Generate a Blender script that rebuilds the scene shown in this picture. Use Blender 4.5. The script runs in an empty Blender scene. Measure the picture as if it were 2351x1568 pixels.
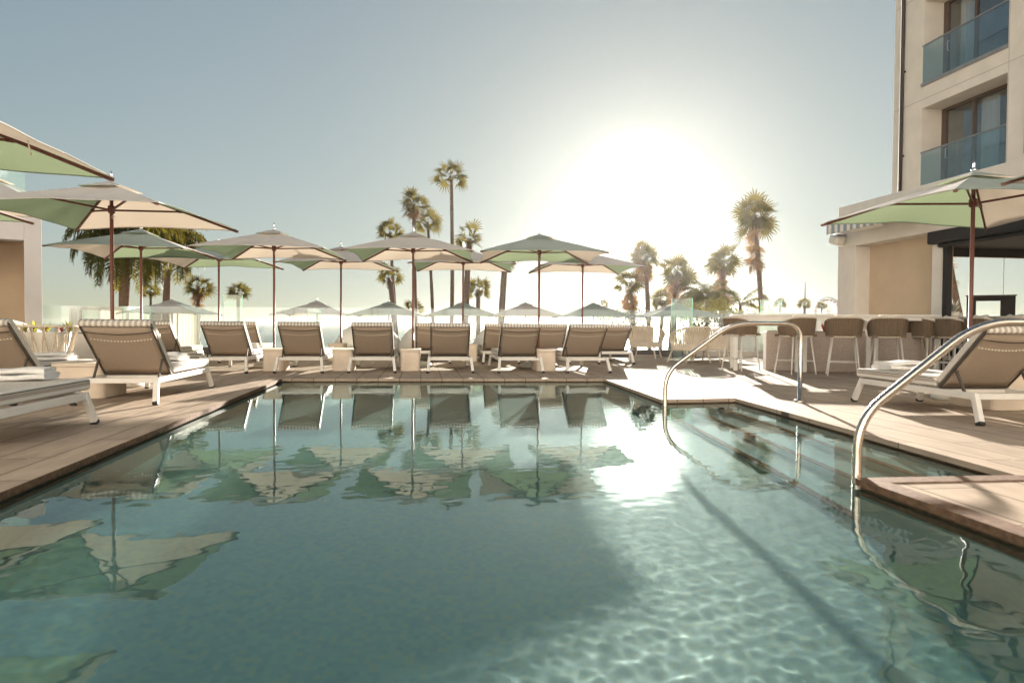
WAVE = 0.0014
SUN_E = 5.0
SKY_E = 0.0590
SKY_K = (3.3, 3.9, 3.75)
SKY_DUST = 0.4
SKY_SAT = 0.9
AUREOLE = ((1900, 20.0),)
EXPOSURE = 1.93
HAZE = 0.00009
HAZE_G = 0.85
import bpy, bmesh, math, random
import numpy as np
from mathutils import Vector, Matrix

R = math.radians
scene = bpy.context.scene
COL = scene.collection
rnd = random.Random(7)

# ------------------------------------------------------------------ camera
EYE = 0.78
FOC = 1567.0            # focal length in units of a 2351 px wide frame (24 mm)
PITCH = math.atan((784 - 746.5) / FOC)
ROLL = 0.0070
F = Vector((0, math.cos(PITCH), -math.sin(PITCH)))
U0 = Vector((0, math.sin(PITCH), math.cos(PITCH)))
R0 = Vector((1, 0, 0))
RV = R0 * math.cos(ROLL) + U0 * math.sin(ROLL)
UV = -R0 * math.sin(ROLL) + U0 * math.cos(ROLL)
CAM = Vector((0, 0, EYE))


def ray(u, v):
    return F + RV * ((u - 1175.5) / FOC) + UV * ((784 - v) / FOC)


def gp(u, v, z=0.0):
    """where the sight line through a spot of the photo meets the level z"""
    d = ray(u, v)
    return CAM + d * ((z - EYE) / d.z)


def at(u, v, Y):
    """the spot of the photo at the distance Y"""
    d = ray(u, v)
    return CAM + d * (Y / d.y)


cam = bpy.data.cameras.new('camera')
cam_ob = bpy.data.objects.new('camera', cam)
COL.objects.link(cam_ob)
m = Matrix((RV, UV, -F)).transposed().to_4x4()
m.translation = CAM
cam_ob.matrix_world = m
cam.sensor_width = 36
cam.lens = 36 * FOC / 2351
cam.clip_start = 0.05
cam.clip_end = 40000
cam.dof.use_dof = True
cam.dof.focus_distance = 10.5
cam.dof.aperture_fstop = 2.8
scene.camera = cam_ob

TH = R(7.6)                                   # the pool's own direction
E1 = Vector((math.cos(TH), math.sin(TH), 0))
E2 = Vector((-math.sin(TH), math.cos(TH), 0))

# ------------------------------------------------------------------ light
SUN_DIR = Vector(((1467 - 1175.5) / FOC, 1, (748.5 - 445) / FOC)).normalized()
SUN_EL = math.asin(SUN_DIR.z)
SUN_AZ = math.atan2(SUN_DIR.x, SUN_DIR.y)
sl = bpy.data.lights.new('sun', 'SUN')
sl.energy = SUN_E
sl.angle = R(0.53)
sl.color = (1.0, 0.90, 0.77)
so = bpy.data.objects.new('sun', sl)
COL.objects.link(so)
so.rotation_euler = (-SUN_DIR).to_track_quat('-Z', 'Y').to_euler()
so.location = (0, 0, 30)

w = bpy.data.worlds.new('World')
scene.world = w
w.use_nodes = True
nt = w.node_tree
nt.nodes.clear()
N = nt.nodes.new
out = N('ShaderNodeOutputWorld')
sky = N('ShaderNodeTexSky')
sky.sky_type = 'NISHITA'
sky.sun_disc = False
sky.sun_elevation = SUN_EL
sky.sun_rotation = SUN_AZ
sky.altitude = 0
sky.air_density = 1.0
sky.dust_density = SKY_DUST
sky.ozone_density = 1.0
hs = N('ShaderNodeHueSaturation')
hs.inputs['Saturation'].default_value = SKY_SAT
den = N('ShaderNodeVectorMath'); den.operation = 'MULTIPLY_ADD'
den.inputs[1].default_value = [1 / k for k in SKY_K]
den.inputs[2].default_value = (1, 1, 1)
nt.links.new(sky.outputs[0], den.inputs[0])
dv = N('ShaderNodeVectorMath'); dv.operation = 'DIVIDE'
nt.links.new(sky.outputs[0], dv.inputs[0]); nt.links.new(den.outputs[0], dv.inputs[1])
nt.links.new(dv.outputs[0], hs.inputs['Color'])
bg = N('ShaderNodeBackground')
bg.inputs[1].default_value = SKY_E
nt.links.new(hs.outputs[0], bg.inputs[0])
# the bright air round the sun itself
tc = N('ShaderNodeTexCoord')
nrm = N('ShaderNodeVectorMath'); nrm.operation = 'NORMALIZE'
nt.links.new(tc.outputs['Generated'], nrm.inputs[0])
dot = N('ShaderNodeVectorMath'); dot.operation = 'DOT_PRODUCT'
dot.inputs[1].default_value = SUN_DIR
nt.links.new(nrm.outputs[0], dot.inputs[0])
mx = N('ShaderNodeMath'); mx.operation = 'MAXIMUM'; mx.inputs[1].default_value = 0
nt.links.new(dot.outputs['Value'], mx.inputs[0])
prev = None
for k, a in AUREOLE:
    p = N('ShaderNodeMath'); p.operation = 'POWER'; p.inputs[1].default_value = k
    nt.links.new(mx.outputs[0], p.inputs[0])
    q = N('ShaderNodeMath'); q.operation = 'MULTIPLY'; q.inputs[1].default_value = a
    nt.links.new(p.outputs[0], q.inputs[0])
    if prev:
        s = N('ShaderNodeMath'); s.operation = 'ADD'
        nt.links.new(prev.outputs[0], s.inputs[0]); nt.links.new(q.outputs[0], s.inputs[1])
        prev = s
    else:
        prev = q
bg2 = N('ShaderNodeBackground')
bg2.inputs[0].default_value = (1.0, 0.93, 0.80, 1)
nt.links.new(prev.outputs[0], bg2.inputs[1])
ad = N('ShaderNodeAddShader')
nt.links.new(bg.outputs[0], ad.inputs[0]); nt.links.new(bg2.outputs[0], ad.inputs[1])
nt.links.new(ad.outputs[0], out.inputs[0])
try:
    w.cycles.sampling_method = 'AUTOMATIC'
except Exception:
    pass

vs = scene.view_settings
vs.view_transform = 'Standard'
vs.look = 'None'
vs.exposure = EXPOSURE
vs.gamma = 1
cy = scene.cycles
cy.use_denoising = True
try:
    cy.denoiser = 'OPENIMAGEDENOISE'
except Exception:
    pass
cy.max_bounces = 12
cy.diffuse_bounces = 3
cy.glossy_bounces = 4
cy.transmission_bounces = 8
cy.transparent_max_bounces = 24
cy.volume_bounces = 0
cy.sample_clamp_indirect = 12
cy.sample_clamp_direct = 0
cy.caustics_reflective = False
cy.caustics_refractive = True
cy.blur_glossy = 0.5


# ------------------------------------------------------------------ mesh helpers
class MB:
    """collects shapes; build() links them as ONE mesh object"""

    def __init__(self):
        self.v, self.f, self.m, self.s = [], [], [], []

    def add(self, vs, fs, mi=0, smooth=False):
        o = len(self.v)
        self.v += [tuple(x) for x in vs]
        for f in fs:
            self.f.append([o + i for i in f]); self.m.append(mi); self.s.append(smooth)

    def box(self, c, s, rz=0.0, mi=0, rot=None):
        hx, hy, hz = s[0] / 2, s[1] / 2, s[2] / 2
        M = rot if rot is not None else Matrix.Rotation(rz, 3, 'Z')
        c = Vector(c)
        vs = [c + M @ Vector((x, y, z)) for z in (-hz, hz) for x, y in ((-hx, -hy), (hx, -hy), (hx, hy), (-hx, hy))]
        self.add(vs, [(3, 2, 1, 0), (4, 5, 6, 7), (0, 1, 5, 4), (1, 2, 6, 5), (2, 3, 7, 6), (3, 0, 4, 7)], mi)
        return self

    def bx(self, x0, x1, y0, y1, z0, z1, mi=0):
        return self.box(((x0 + x1) / 2, (y0 + y1) / 2, (z0 + z1) / 2), (abs(x1 - x0), abs(y1 - y0), abs(z1 - z0)), mi=mi)

    def beam(self, p0, p1, wd, ht, up=(0, 0, 1), mi=0, taper=1.0):
        p0, p1 = Vector(p0), Vector(p1)
        d = (p1 - p0).normalized()
        up = Vector(up)
        if abs(d.dot(up)) > 0.99:
            up = Vector((0, 1, 0))
        sx = d.cross(up).normalized()
        sz = sx.cross(d).normalized()
        vs = []
        for p, k in ((p0, 1.0), (p1, taper)):
            for a, b in ((-1, -1), (1, -1), (1, 1), (-1, 1)):
                vs.append(p + sx * (a * wd / 2 * k) + sz * (b * ht / 2 * k))
        self.add(vs, [(3, 2, 1, 0), (4, 5, 6, 7), (0, 1, 5, 4), (1, 2, 6, 5), (2, 3, 7, 6), (3, 0, 4, 7)], mi)
        return self

    def tube(self, pts, r, n=10, mi=0, closed=False, cap=True):
        pts = [Vector(p) for p in pts]
        k = len(pts)
        rs = r if isinstance(r, (list, tuple)) else [r] * k
        vs, fs = [], []
        ref = None
        for i, p in enumerate(pts):
            a = pts[i - 1] if (i > 0 or closed) else p
            b = pts[(i + 1) % k] if (i < k - 1 or closed) else p
            d = (b - a).normalized()
            if ref is None:
                ref = Vector((0, 0, 1)) if abs(d.z) < 0.9 else Vector((1, 0, 0))
            s = d.cross(ref).normalized()
            t = s.cross(d).normalized()
            ref = t
            for j in range(n):
                an = 2 * math.pi * j / n
                vs.append(p + s * (math.cos(an) * rs[i]) + t * (math.sin(an) * rs[i]))
        for i in range(k if closed else k - 1):
            i2 = (i + 1) % k
            for j in range(n):
                j2 = (j + 1) % n
                fs.append((i * n + j, i * n + j2, i2 * n + j2, i2 * n + j))
        self.add(vs, fs, mi, True)
        if cap and not closed:
            o = len(self.v) - k * n
            self.f.append([o + j for j in range(n)]); self.m.append(mi); self.s.append(False)
            self.f.append([o + (k - 1) * n + j for j in reversed(range(n))]); self.m.append(mi); self.s.append(False)
        return self

    def lathe(self, prof, n=20, c=(0, 0, 0), mi=0, smooth=True):
        vs, fs = [], []
        for r, z in prof:
            for j in range(n):
                a = 2 * math.pi * j / n
                vs.append((c[0] + r * math.cos(a), c[1] + r * math.sin(a), c[2] + z))
        for i in range(len(prof) - 1):
            for j in range(n):
                j2 = (j + 1) % n
                fs.append((i * n + j, i * n + j2, (i + 1) * n + j2, (i + 1) * n + j))
        self.add(vs, fs, mi, smooth)
        return self

    def surf(self, fn, nu, nv, mi=0, smooth=True, wrap=False):
        vs = [fn(i / nu, j / nv) for j in range(nv + 1) for i in range(nu + 1)]
        fs = [(j * (nu + 1) + i, j * (nu + 1) + i + 1, (j + 1) * (nu + 1) + i + 1, (j + 1) * (nu + 1) + i)
              for j in range(nv) for i in range(nu)]
        self.add(vs, fs, mi, smooth)
        return self

    def build(self, name, mats, parent=None, bevel=0.0, seg=2, solid=0.0):
        me = bpy.data.meshes.new(name)
        me.from_pydata(self.v, [], self.f)
        if not isinstance(mats, (list, tuple)):
            mats = [mats]
        for mt in mats:
            me.materials.append(mt)
        me.polygons.foreach_set('material_index', self.m)
        me.polygons.foreach_set('use_smooth', self.s)
        me.update()
        o = bpy.data.objects.new(name, me)
        COL.objects.link(o)
        if parent is not None:
            o.parent = parent
        if solid:
            md = o.modifiers.new('thick', 'SOLIDIFY'); md.thickness = solid; md.offset = 0
        if bevel:
            md = o.modifiers.new('edge', 'BEVEL'); md.width = bevel; md.segments = seg
            md.limit_method = 'ANGLE'; md.angle_limit = R(50)
        return o


def tag(o, label=None, cat=None, group=None, kind=None):
    if label: o['label'] = label
    if cat: o['category'] = cat
    if group: o['group'] = group
    if kind: o['kind'] = kind
    return o


def empty(name, loc=(0, 0, 0), rz=0.0, label=None, cat=None, group=None):
    o = bpy.data.objects.new(name, None)
    o.empty_display_size = 0.2
    COL.objects.link(o)
    o.location = loc
    o.rotation_euler = (0, 0, rz)
    return tag(o, label, cat, group)


def copy_tree(o, parent=None):
    c = o.copy()
    COL.objects.link(c)
    if parent is not None:
        c.parent = parent
    for ch in list(o.children):
        copy_tree(ch, c)
    return c


def place(proto, used, loc, rz, label):
    """the first time the thing itself, then a copy of it with its parts"""
    o = proto if not used.get(proto.name_full) else copy_tree(proto)
    used[proto.name_full] = True
    o.location = loc
    o.rotation_euler = (0, 0, rz)
    o['label'] = label
    return o


USED = {}

# ------------------------------------------------------------------ materials
MATS = {}


def node_mat(name):
    mt = bpy.data.materials.new(name)
    mt.use_nodes = True
    nt = mt.node_tree
    return mt, nt, nt.nodes['Principled BSDF'], nt.nodes['Material Output']


def plain(name, col, rough=0.6, var=0.12, scale=6.0, bump=0.0, bscale=60.0, metal=0.0, spec=0.5, transl=0.0, tcol=None,
          stretch=(1, 1, 1), detail=4.0):
    """a base colour that varies a little, optional relief and light passing through"""
    mt, nt, b, out = node_mat(name)
    N, L = nt.nodes.new, nt.links.new
    tc = N('ShaderNodeTexCoord')
    mp = N('ShaderNodeMapping'); mp.inputs['Scale'].default_value = stretch
    L(tc.outputs['Object'], mp.inputs[0])
    no = N('ShaderNodeTexNoise'); no.inputs['Scale'].default_value = scale; no.inputs['Detail'].default_value = detail
    L(mp.outputs[0], no.inputs['Vector'])
    rp = N('ShaderNodeValToRGB')
    rp.color_ramp.elements[0].position = 0.3
    rp.color_ramp.elements[1].position = 0.7
    rp.color_ramp.elements[0].color = [max(0, c * (1 - var)) for c in col] + [1]
    rp.color_ramp.elements[1].color = [min(1, c * (1 + var)) for c in col] + [1]
    L(no.outputs['Fac'], rp.inputs[0])
    L(rp.outputs[0], b.inputs['Base Color'])
    b.inputs['Roughness'].default_value = rough
    b.inputs['Metallic'].default_value = metal
    b.inputs['Specular IOR Level'].default_value = spec
    if bump:
        n2 = N('ShaderNodeTexNoise'); n2.inputs['Scale'].default_value = bscale; n2.inputs['Detail'].default_value = 3
        L(mp.outputs[0], n2.inputs['Vector'])
        bp = N('ShaderNodeBump'); bp.inputs['Strength'].default_value = bump; bp.inputs['Distance'].default_value = 0.01
        L(n2.outputs['Fac'], bp.inputs['Height'])
        L(bp.outputs[0], b.inputs['Normal'])
    if transl:
        tr = N('ShaderNodeBsdfTranslucent')
        tr.inputs[0].default_value = list(tcol or col) + [1]
        ms = N('ShaderNodeMixShader'); ms.inputs[0].default_value = transl
        L(b.outputs[0], ms.inputs[1]); L(tr.outputs[0], ms.inputs[2])
        L(ms.outputs[0], out.inputs[0])
    MATS[name] = mt
    return mt


def striped(name, c1, c2, width, axis=0, side=0.0, rough=0.85, duty=0.5, scale_noise=40, weave=0.3):
    mt, nt, b, out = node_mat(name)
    N, L = nt.nodes.new, nt.links.new
    tc = N('ShaderNodeTexCoord')
    sp = N('ShaderNodeSeparateXYZ'); L(tc.outputs['Object'], sp.inputs[0])
    ma = N('ShaderNodeMath'); ma.operation = 'MULTIPLY'; ma.inputs[1].default_value = 1.0 / width
    sd_ = N('ShaderNodeMath'); sd_.operation = 'MULTIPLY_ADD'; sd_.inputs[1].default_value = side
    L(sp.outputs[2], sd_.inputs[0]); L(sp.outputs[axis], sd_.inputs[2])
    L(sd_.outputs[0], ma.inputs[0])
    fr = N('ShaderNodeMath'); fr.operation = 'FRACT'; L(ma.outputs[0], fr.inputs[0])
    gt = N('ShaderNodeMath'); gt.operation = 'GREATER_THAN'; gt.inputs[1].default_value = duty
    L(fr.outputs[0], gt.inputs[0])
    mi = N('ShaderNodeMix'); mi.data_type = 'RGBA'
    mi.inputs[6].default_value = list(c1) + [1]; mi.inputs[7].default_value = list(c2) + [1]
    L(gt.outputs[0], mi.inputs[0])
    L(mi.outputs[2], b.inputs['Base Color'])
    b.inputs['Roughness'].default_value = rough
    n2 = N('ShaderNodeTexNoise'); n2.inputs['Scale'].default_value = scale_noise
    L(tc.outputs['Object'], n2.inputs['Vector'])
    bp = N('ShaderNodeBump'); bp.inputs['Strength'].default_value = weave; bp.inputs['Distance'].default_value = 0.01
    L(n2.outputs['Fac'], bp.inputs['Height']); L(bp.outputs[0], b.inputs['Normal'])
    MATS[name] = mt
    return mt


def glass(name, tint=(0.9, 0.97, 0.95), refl=1.0, ior=1.5, milk=0.0, base=0.0):
    """clear sheet glass: mirror at grazing angles, otherwise lets the light through"""
    mt, nt, b, out = node_mat(name)
    N, L = nt.nodes.new, nt.links.new
    nt.nodes.remove(b)
    tr = N('ShaderNodeBsdfTransparent'); tr.inputs[0].default_value = list(tint) + [1]
    gl = N('ShaderNodeBsdfGlossy'); gl.inputs['Roughness'].default_value = 0.02
    fr = N('ShaderNodeFresnel')
    ge = N('ShaderNodeNewGeometry')
    io = N('ShaderNodeMapRange'); io.inputs[3].default_value = ior; io.inputs[4].default_value = 1 / ior
    L(ge.outputs['Backfacing'], io.inputs[0]); L(io.outputs[0], fr.inputs[0])
    ma = N('ShaderNodeMath'); ma.operation = 'MULTIPLY_ADD'; ma.inputs[1].default_value = refl; ma.inputs[2].default_value = base; ma.use_clamp = True
    L(fr.outputs[0], ma.inputs[0])
    ms = N('ShaderNodeMixShader')
    L(ma.outputs[0], ms.inputs[0]); L(tr.outputs[0], ms.inputs[1]); L(gl.outputs[0], ms.inputs[2])
    last = ms
    if milk:
        df = N('ShaderNodeBsdfTranslucent'); df.inputs[0].default_value = (0.9, 0.95, 0.92, 1)
        m2 = N('ShaderNodeMixShader'); m2.inputs[0].default_value = milk
        L(ms.outputs[0], m2.inputs[1]); L(df.outputs[0], m2.inputs[2]); last = m2
    L(last.outputs[0], out.inputs[0])
    MATS[name] = mt
    return mt




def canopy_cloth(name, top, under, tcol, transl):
    """woven cloth: one colour above, another below, sun glowing through"""
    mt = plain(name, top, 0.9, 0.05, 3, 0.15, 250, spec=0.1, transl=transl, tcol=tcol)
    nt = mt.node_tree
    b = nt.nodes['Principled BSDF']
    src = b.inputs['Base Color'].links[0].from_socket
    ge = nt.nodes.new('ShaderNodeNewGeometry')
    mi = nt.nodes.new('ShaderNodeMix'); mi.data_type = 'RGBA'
    mi.inputs[6].default_value = list(under) + [1]        # the faces look down: the underside is their front
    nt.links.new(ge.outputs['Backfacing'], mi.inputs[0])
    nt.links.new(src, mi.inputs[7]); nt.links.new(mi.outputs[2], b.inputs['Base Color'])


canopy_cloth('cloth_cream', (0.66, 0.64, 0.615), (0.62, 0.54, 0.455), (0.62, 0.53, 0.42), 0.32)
canopy_cloth('cloth_green', (0.42, 0.48, 0.455), (0.20, 0.275, 0.17), (0.33, 0.40, 0.245), 0.33)  # sheen and sky greyed into the top colour of the green cloth
plain('pole_wood', (0.15, 0.048, 0.032), 0.42, 0.3, 5, 0.1, 60, stretch=(8, 8, 0.6))
plain('white_metal', (0.74, 0.70, 0.64), 0.4, 0.05, 9, 0.05, 90)
plain('dark_metal', (0.075, 0.06, 0.048), 0.5, 0.25, 9)
plain('black_rubber', (0.02, 0.02, 0.02), 0.7, 0.2, 9)
plain('sling', (0.46, 0.365, 0.28), 0.85, 0.10, 120, 0.25, 300, spec=0.2, transl=0.12, tcol=(0.38, 0.24, 0.13))
plain('sling_seam', (0.05, 0.038, 0.03), 0.85, 0.2, 60)
plain('lace', (0.8, 0.74, 0.62), 0.8, 0.05, 40)
striped('mattress_stripe', (0.72, 0.68, 0.61), (0.45, 0.385, 0.325), 0.05)
striped('seat_stripe', (0.72, 0.68, 0.61), (0.45, 0.385, 0.325), 0.05, side=1.0)
plain('towel_white', (0.80, 0.78, 0.75), 0.95, 0.06, 30, 0.5, 180, spec=0.05)
plain('table_stone', (0.72, 0.60, 0.48), 0.75, 0.08, 5, 0.12, 80)
plain('base_white', (0.70, 0.66, 0.58), 0.55, 0.07, 6, 0.05, 60)
plain('stucco_white', (0.68, 0.63, 0.565), 0.9, 0.06, 2.5, 0.25, 70)
plain('bounce_white', (0.78, 0.77, 0.76), 0.9, 0.05, 2.5)
plain('stucco_hotel', (0.78, 0.705, 0.61), 0.9, 0.06, 2.0, 0.25, 60)
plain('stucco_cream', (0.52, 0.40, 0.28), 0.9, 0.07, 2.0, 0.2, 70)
plain('bronze_frame', (0.10, 0.062, 0.04), 0.4, 0.15, 5)
plain('pipe_bronze', (0.045, 0.03, 0.024), 0.6, 0.2, 4)
plain('rail_grey', (0.32, 0.30, 0.29), 0.35, 0.1, 8, metal=0.5)
plain('curtain_cloth', (0.78, 0.75, 0.68), 0.9, 0.2, 6, stretch=(9, 9, 0.2), transl=0.2)
plain('room_dark', (0.30, 0.26, 0.20), 0.9, 0.3, 2)
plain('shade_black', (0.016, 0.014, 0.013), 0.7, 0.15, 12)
plain('wicker', (0.19, 0.13, 0.08), 0.8, 0.28, 55, 0.5, 90, stretch=(1, 1, 2))
plain('rope_sand', (0.66, 0.57, 0.46), 0.85, 0.15, 40, 0.3, 120)
plain('cushion_sand', (0.66, 0.58, 0.47), 0.9, 0.06, 10, 0.2, 160)
plain('cushion_blue', (0.22, 0.30, 0.36), 0.9, 0.1, 10, 0.2, 160)
plain('granite_pink', (0.40, 0.325, 0.275), 0.7, 0.18, 45, 0.15, 90)
plain('brown_tile', (0.16, 0.095, 0.06), 0.75, 0.35, 30, 0.15, 40, spec=0.15)
plain('stucco_grey', (0.56, 0.535, 0.53), 0.9, 0.06, 2.5, 0.25, 70)
plain('concrete', (0.42, 0.385, 0.34), 0.85, 0.12, 3, 0.2, 60)
plain('kerb_dark', (0.10, 0.085, 0.075), 0.7, 0.2, 5)
plain('frond_fan', (0.06, 0.058, 0.02), 0.7, 0.35, 1.5, spec=0.08, transl=0.34, tcol=(0.17, 0.14, 0.028))
plain('frond_feather', (0.05, 0.06, 0.016), 0.65, 0.45, 1.2, spec=0.12, transl=0.30, tcol=(0.20, 0.16, 0.02))
plain('frond_dead', (0.20, 0.125, 0.06), 0.9, 0.35, 2, transl=0.25, tcol=(0.32, 0.18, 0.07))
plain('bark_palm', (0.13, 0.09, 0.065), 0.95, 0.4, 5, 0.8, 12, stretch=(1, 1, 5))
plain('leaf_bush', (0.06, 0.068, 0.022), 0.7, 0.4, 2, spec=0.1, transl=0.4, tcol=(0.20, 0.18, 0.03))
plain('leaf_lime', (0.32, 0.34, 0.04), 0.45, 0.25, 8, transl=0.35, tcol=(0.6, 0.55, 0.05))
plain('leaf_red', (0.22, 0.05, 0.05), 0.45, 0.3, 8, transl=0.3, tcol=(0.5, 0.1, 0.08))
plain('leaf_silver', (0.40, 0.42, 0.34), 0.6, 0.2, 8, transl=0.25)
plain('sail_white', (0.80, 0.78, 0.74), 0.8, 0.04, 3, transl=0.3)
plain('wheel_steel', (0.06, 0.055, 0.055), 0.5, 0.1, 1)
plain('gondola_red', (0.22, 0.04, 0.03), 0.5, 0.2, 1)
plain('soil', (0.06, 0.045, 0.03), 0.95, 0.3, 20)
striped('awning_stripe', (0.72, 0.68, 0.63), (0.26, 0.31, 0.33), 0.20, axis=0, scale_noise=60, weave=0.1)
glass('rail_glass', (0.94, 0.97, 0.955), 1.0, 1.45, milk=0.02)
glass('screen_glass', (0.86, 0.945, 0.905), 1.0, 1.5, milk=0.03)
glass('window_glass', (0.86, 0.90, 0.92), 1.0, 1.5, base=0.10)
glass('balcony_glass', (0.80, 0.89, 0.91), 1.0, 1.5, milk=0.02, base=0.07)
plain('glass_edge', (0.35, 0.62, 0.50), 0.3, 0.05, 3, transl=0.5, tcol=(0.5, 0.85, 0.7))

# brushed steel
mt, nt, b, out = node_mat('steel')
b.inputs['Base Color'].default_value = (0.63, 0.56, 0.48, 1)
b.inputs['Metallic'].default_value = 1
no = nt.nodes.new('ShaderNodeTexNoise'); no.inputs['Scale'].default_value = 60
mr = nt.nodes.new('ShaderNodeMapRange'); mr.inputs[3].default_value = 0.16; mr.inputs[4].default_value = 0.32
nt.links.new(no.outputs['Fac'], mr.inputs[0]); nt.links.new(mr.outputs[0], b.inputs['Roughness'])
MATS['steel'] = mt
MATS['chrome'] = plain('chrome', (0.75, 0.74, 0.72), 0.15, 0.05, 5, metal=1.0)


def deck_mat(name, col, bw, bh, mortar, rot, var=0.08, rough=0.75):
    mt, nt, b, out = node_mat(name)
    N, L = nt.nodes.new, nt.links.new
    tc = N('ShaderNodeTexCoord')
    mp = N('ShaderNodeMapping'); mp.inputs['Rotation'].default_value = (0, 0, rot)
    L(tc.outputs['Object'], mp.inputs[0])
    br = N('ShaderNodeTexBrick')
    br.offset = 0.5
    br.inputs['Scale'].default_value = 1
    br.inputs['Mortar Size'].default_value = mortar
    br.inputs['Mortar Smooth'].default_value = 0.3
    br.inputs['Brick Width'].default_value = bw
    br.inputs['Row Height'].default_value = bh
    br.inputs['Bias'].default_value = 0
    br.inputs['Color1'].default_value = [c * (1 - var) for c in col] + [1]
    br.inputs['Color2'].default_value = [c * (1 + var) for c in col] + [1]
    br.inputs['Mortar'].default_value = [c * 0.32 for c in col] + [1]
    L(mp.outputs[0], br.inputs[0])
    no = N('ShaderNodeTexNoise'); no.inputs['Scale'].default_value = 1.6; no.inputs['Detail'].default_value = 6
    L(mp.outputs[0], no.inputs['Vector'])
    n3 = N('ShaderNodeTexNoise'); n3.inputs['Scale'].default_value = 14; n3.inputs['Detail'].default_value = 5
    mp2 = N('ShaderNodeMapping'); mp2.inputs['Scale'].default_value = (0.25, 1, 1)
    L(mp.outputs[0], mp2.inputs[0]); L(mp2.outputs[0], n3.inputs['Vector'])
    av = N('ShaderNodeMath'); av.operation = 'ADD'; L(no.outputs['Fac'], av.inputs[0]); L(n3.outputs['Fac'], av.inputs[1])
    mr = N('ShaderNodeMapRange'); mr.inputs[1].default_value = 0.7; mr.inputs[2].default_value = 1.3
    mr.inputs[3].default_value = 0.84; mr.inputs[4].default_value = 1.16
    L(av.outputs[0], mr.inputs[0])
    mu = N('ShaderNodeVectorMath'); mu.operation = 'SCALE'
    L(br.outputs['Color'], mu.inputs[0]); L(mr.outputs[0], mu.inputs['Scale'])
    L(mu.outputs[0], b.inputs['Base Color'])
    r2 = N('ShaderNodeMapRange'); r2.inputs[3].default_value = rough - 0.1; r2.inputs[4].default_value = rough + 0.15
    L(no.outputs['Fac'], r2.inputs[0]); L(r2.outputs[0], b.inputs['Roughness'])
    b.inputs['Specular IOR Level'].default_value = 0.05
    iv = N('ShaderNodeMath'); iv.operation = 'MULTIPLY_ADD'; iv.inputs[1].default_value = -1.0
    L(br.outputs['Fac'], iv.inputs[0])
    sc = N('ShaderNodeMath'); sc.operation = 'MULTIPLY'; sc.inputs[1].default_value = 0.25
    L(n3.outputs['Fac'], sc.inputs[0]); L(sc.outputs[0], iv.inputs[2])
    bp = N('ShaderNodeBump'); bp.inputs['Strength'].default_value = 0.35; bp.inputs['Distance'].default_value = 0.004
    L(iv.outputs[0], bp.inputs['Height']); L(bp.outputs[0], b.inputs['Normal'])
    MATS[name] = mt
    return mt


deck_mat('deck_tile', (0.41, 0.325, 0.25), 1.2, 0.30, 0.006, R(90) - TH)
deck_mat('coping_tile', (0.41, 0.325, 0.25), 1.2, 0.30, 0.006, R(90) - TH)

# glass mosaic of the pool
mt, nt, b, out = node_mat('pool_mosaic')
N, L = nt.nodes.new, nt.links.new
tc = N('ShaderNodeTexCoord')
vo = N('ShaderNodeTexVoronoi'); vo.feature = 'F1'; vo.distance = 'CHEBYCHEV'; vo.inputs['Scale'].default_value = 40; vo.inputs['Randomness'].default_value = 0.0
L(tc.outputs['Object'], vo.inputs['Vector'])
sp = N('ShaderNodeSeparateColor'); L(vo.outputs['Color'], sp.inputs[0])
rp = N('ShaderNodeValToRGB')
rp.color_ramp.interpolation = 'CONSTANT'
els = rp.color_ramp.elements
els[0].position = 0; els[0].color = (0.155, 0.295, 0.27, 1)
els[1].position = 0.3; els[1].color = (0.17, 0.31, 0.285, 1)
for p, c in ((0.55, (0.185, 0.325, 0.275)), (0.8, (0.215, 0.325, 0.25)), (0.92, (0.14, 0.28, 0.275))):
    e = els.new(p); e.color = list(c) + [1]
L(sp.outputs[0], rp.inputs[0])
L(rp.outputs[0], b.inputs['Base Color'])
b.inputs['Roughness'].default_value = 0.35
MATS['pool_mosaic'] = mt

# pool water and sea water
mt, nt, b, out = node_mat('pool_water')
nt.nodes.remove(b)
gl = nt.nodes.new('ShaderNodeBsdfGlass')
gl.inputs['IOR'].default_value = 1.45
gl.inputs['Roughness'].default_value = 0.0
gl.inputs['Color'].default_value = (0.86, 0.97, 0.97, 1)
nt.links.new(gl.outputs[0], out.inputs[0])
MATS['pool_water'] = mt

mt, nt, b, out = node_mat('sea_water')
N, L = nt.nodes.new, nt.links.new
b.inputs['Base Color'].default_value = (0.035, 0.085, 0.095, 1)
b.inputs['Roughness'].default_value = 0.18
b.inputs['IOR'].default_value = 1.333
tc = N('ShaderNodeTexCoord')
mp = N('ShaderNodeMapping'); mp.inputs['Scale'].default_value = (0.05, 0.14, 1)
L(tc.outputs['Object'], mp.inputs[0])
no = N('ShaderNodeTexNoise'); no.inputs['Scale'].default_value = 1; no.inputs['Detail'].default_value = 6
L(mp.outputs[0], no.inputs['Vector'])
bp = N('ShaderNodeBump'); bp.inputs['Strength'].default_value = 0.6; bp.inputs['Distance'].default_value = 1.2
L(no.outputs['Fac'], bp.inputs['Height']); L(bp.outputs[0], b.inputs['Normal'])
MATS['sea_water'] = mt
plain('sand', (0.42, 0.36, 0.27), 0.95, 0.15, 0.2, 0.3, 4)
# ================================================================== the setting
M = MATS
WATER_Z = -0.042
DEPTH = -0.98


def V2(p):
    return Vector((p.x, p.y))


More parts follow.
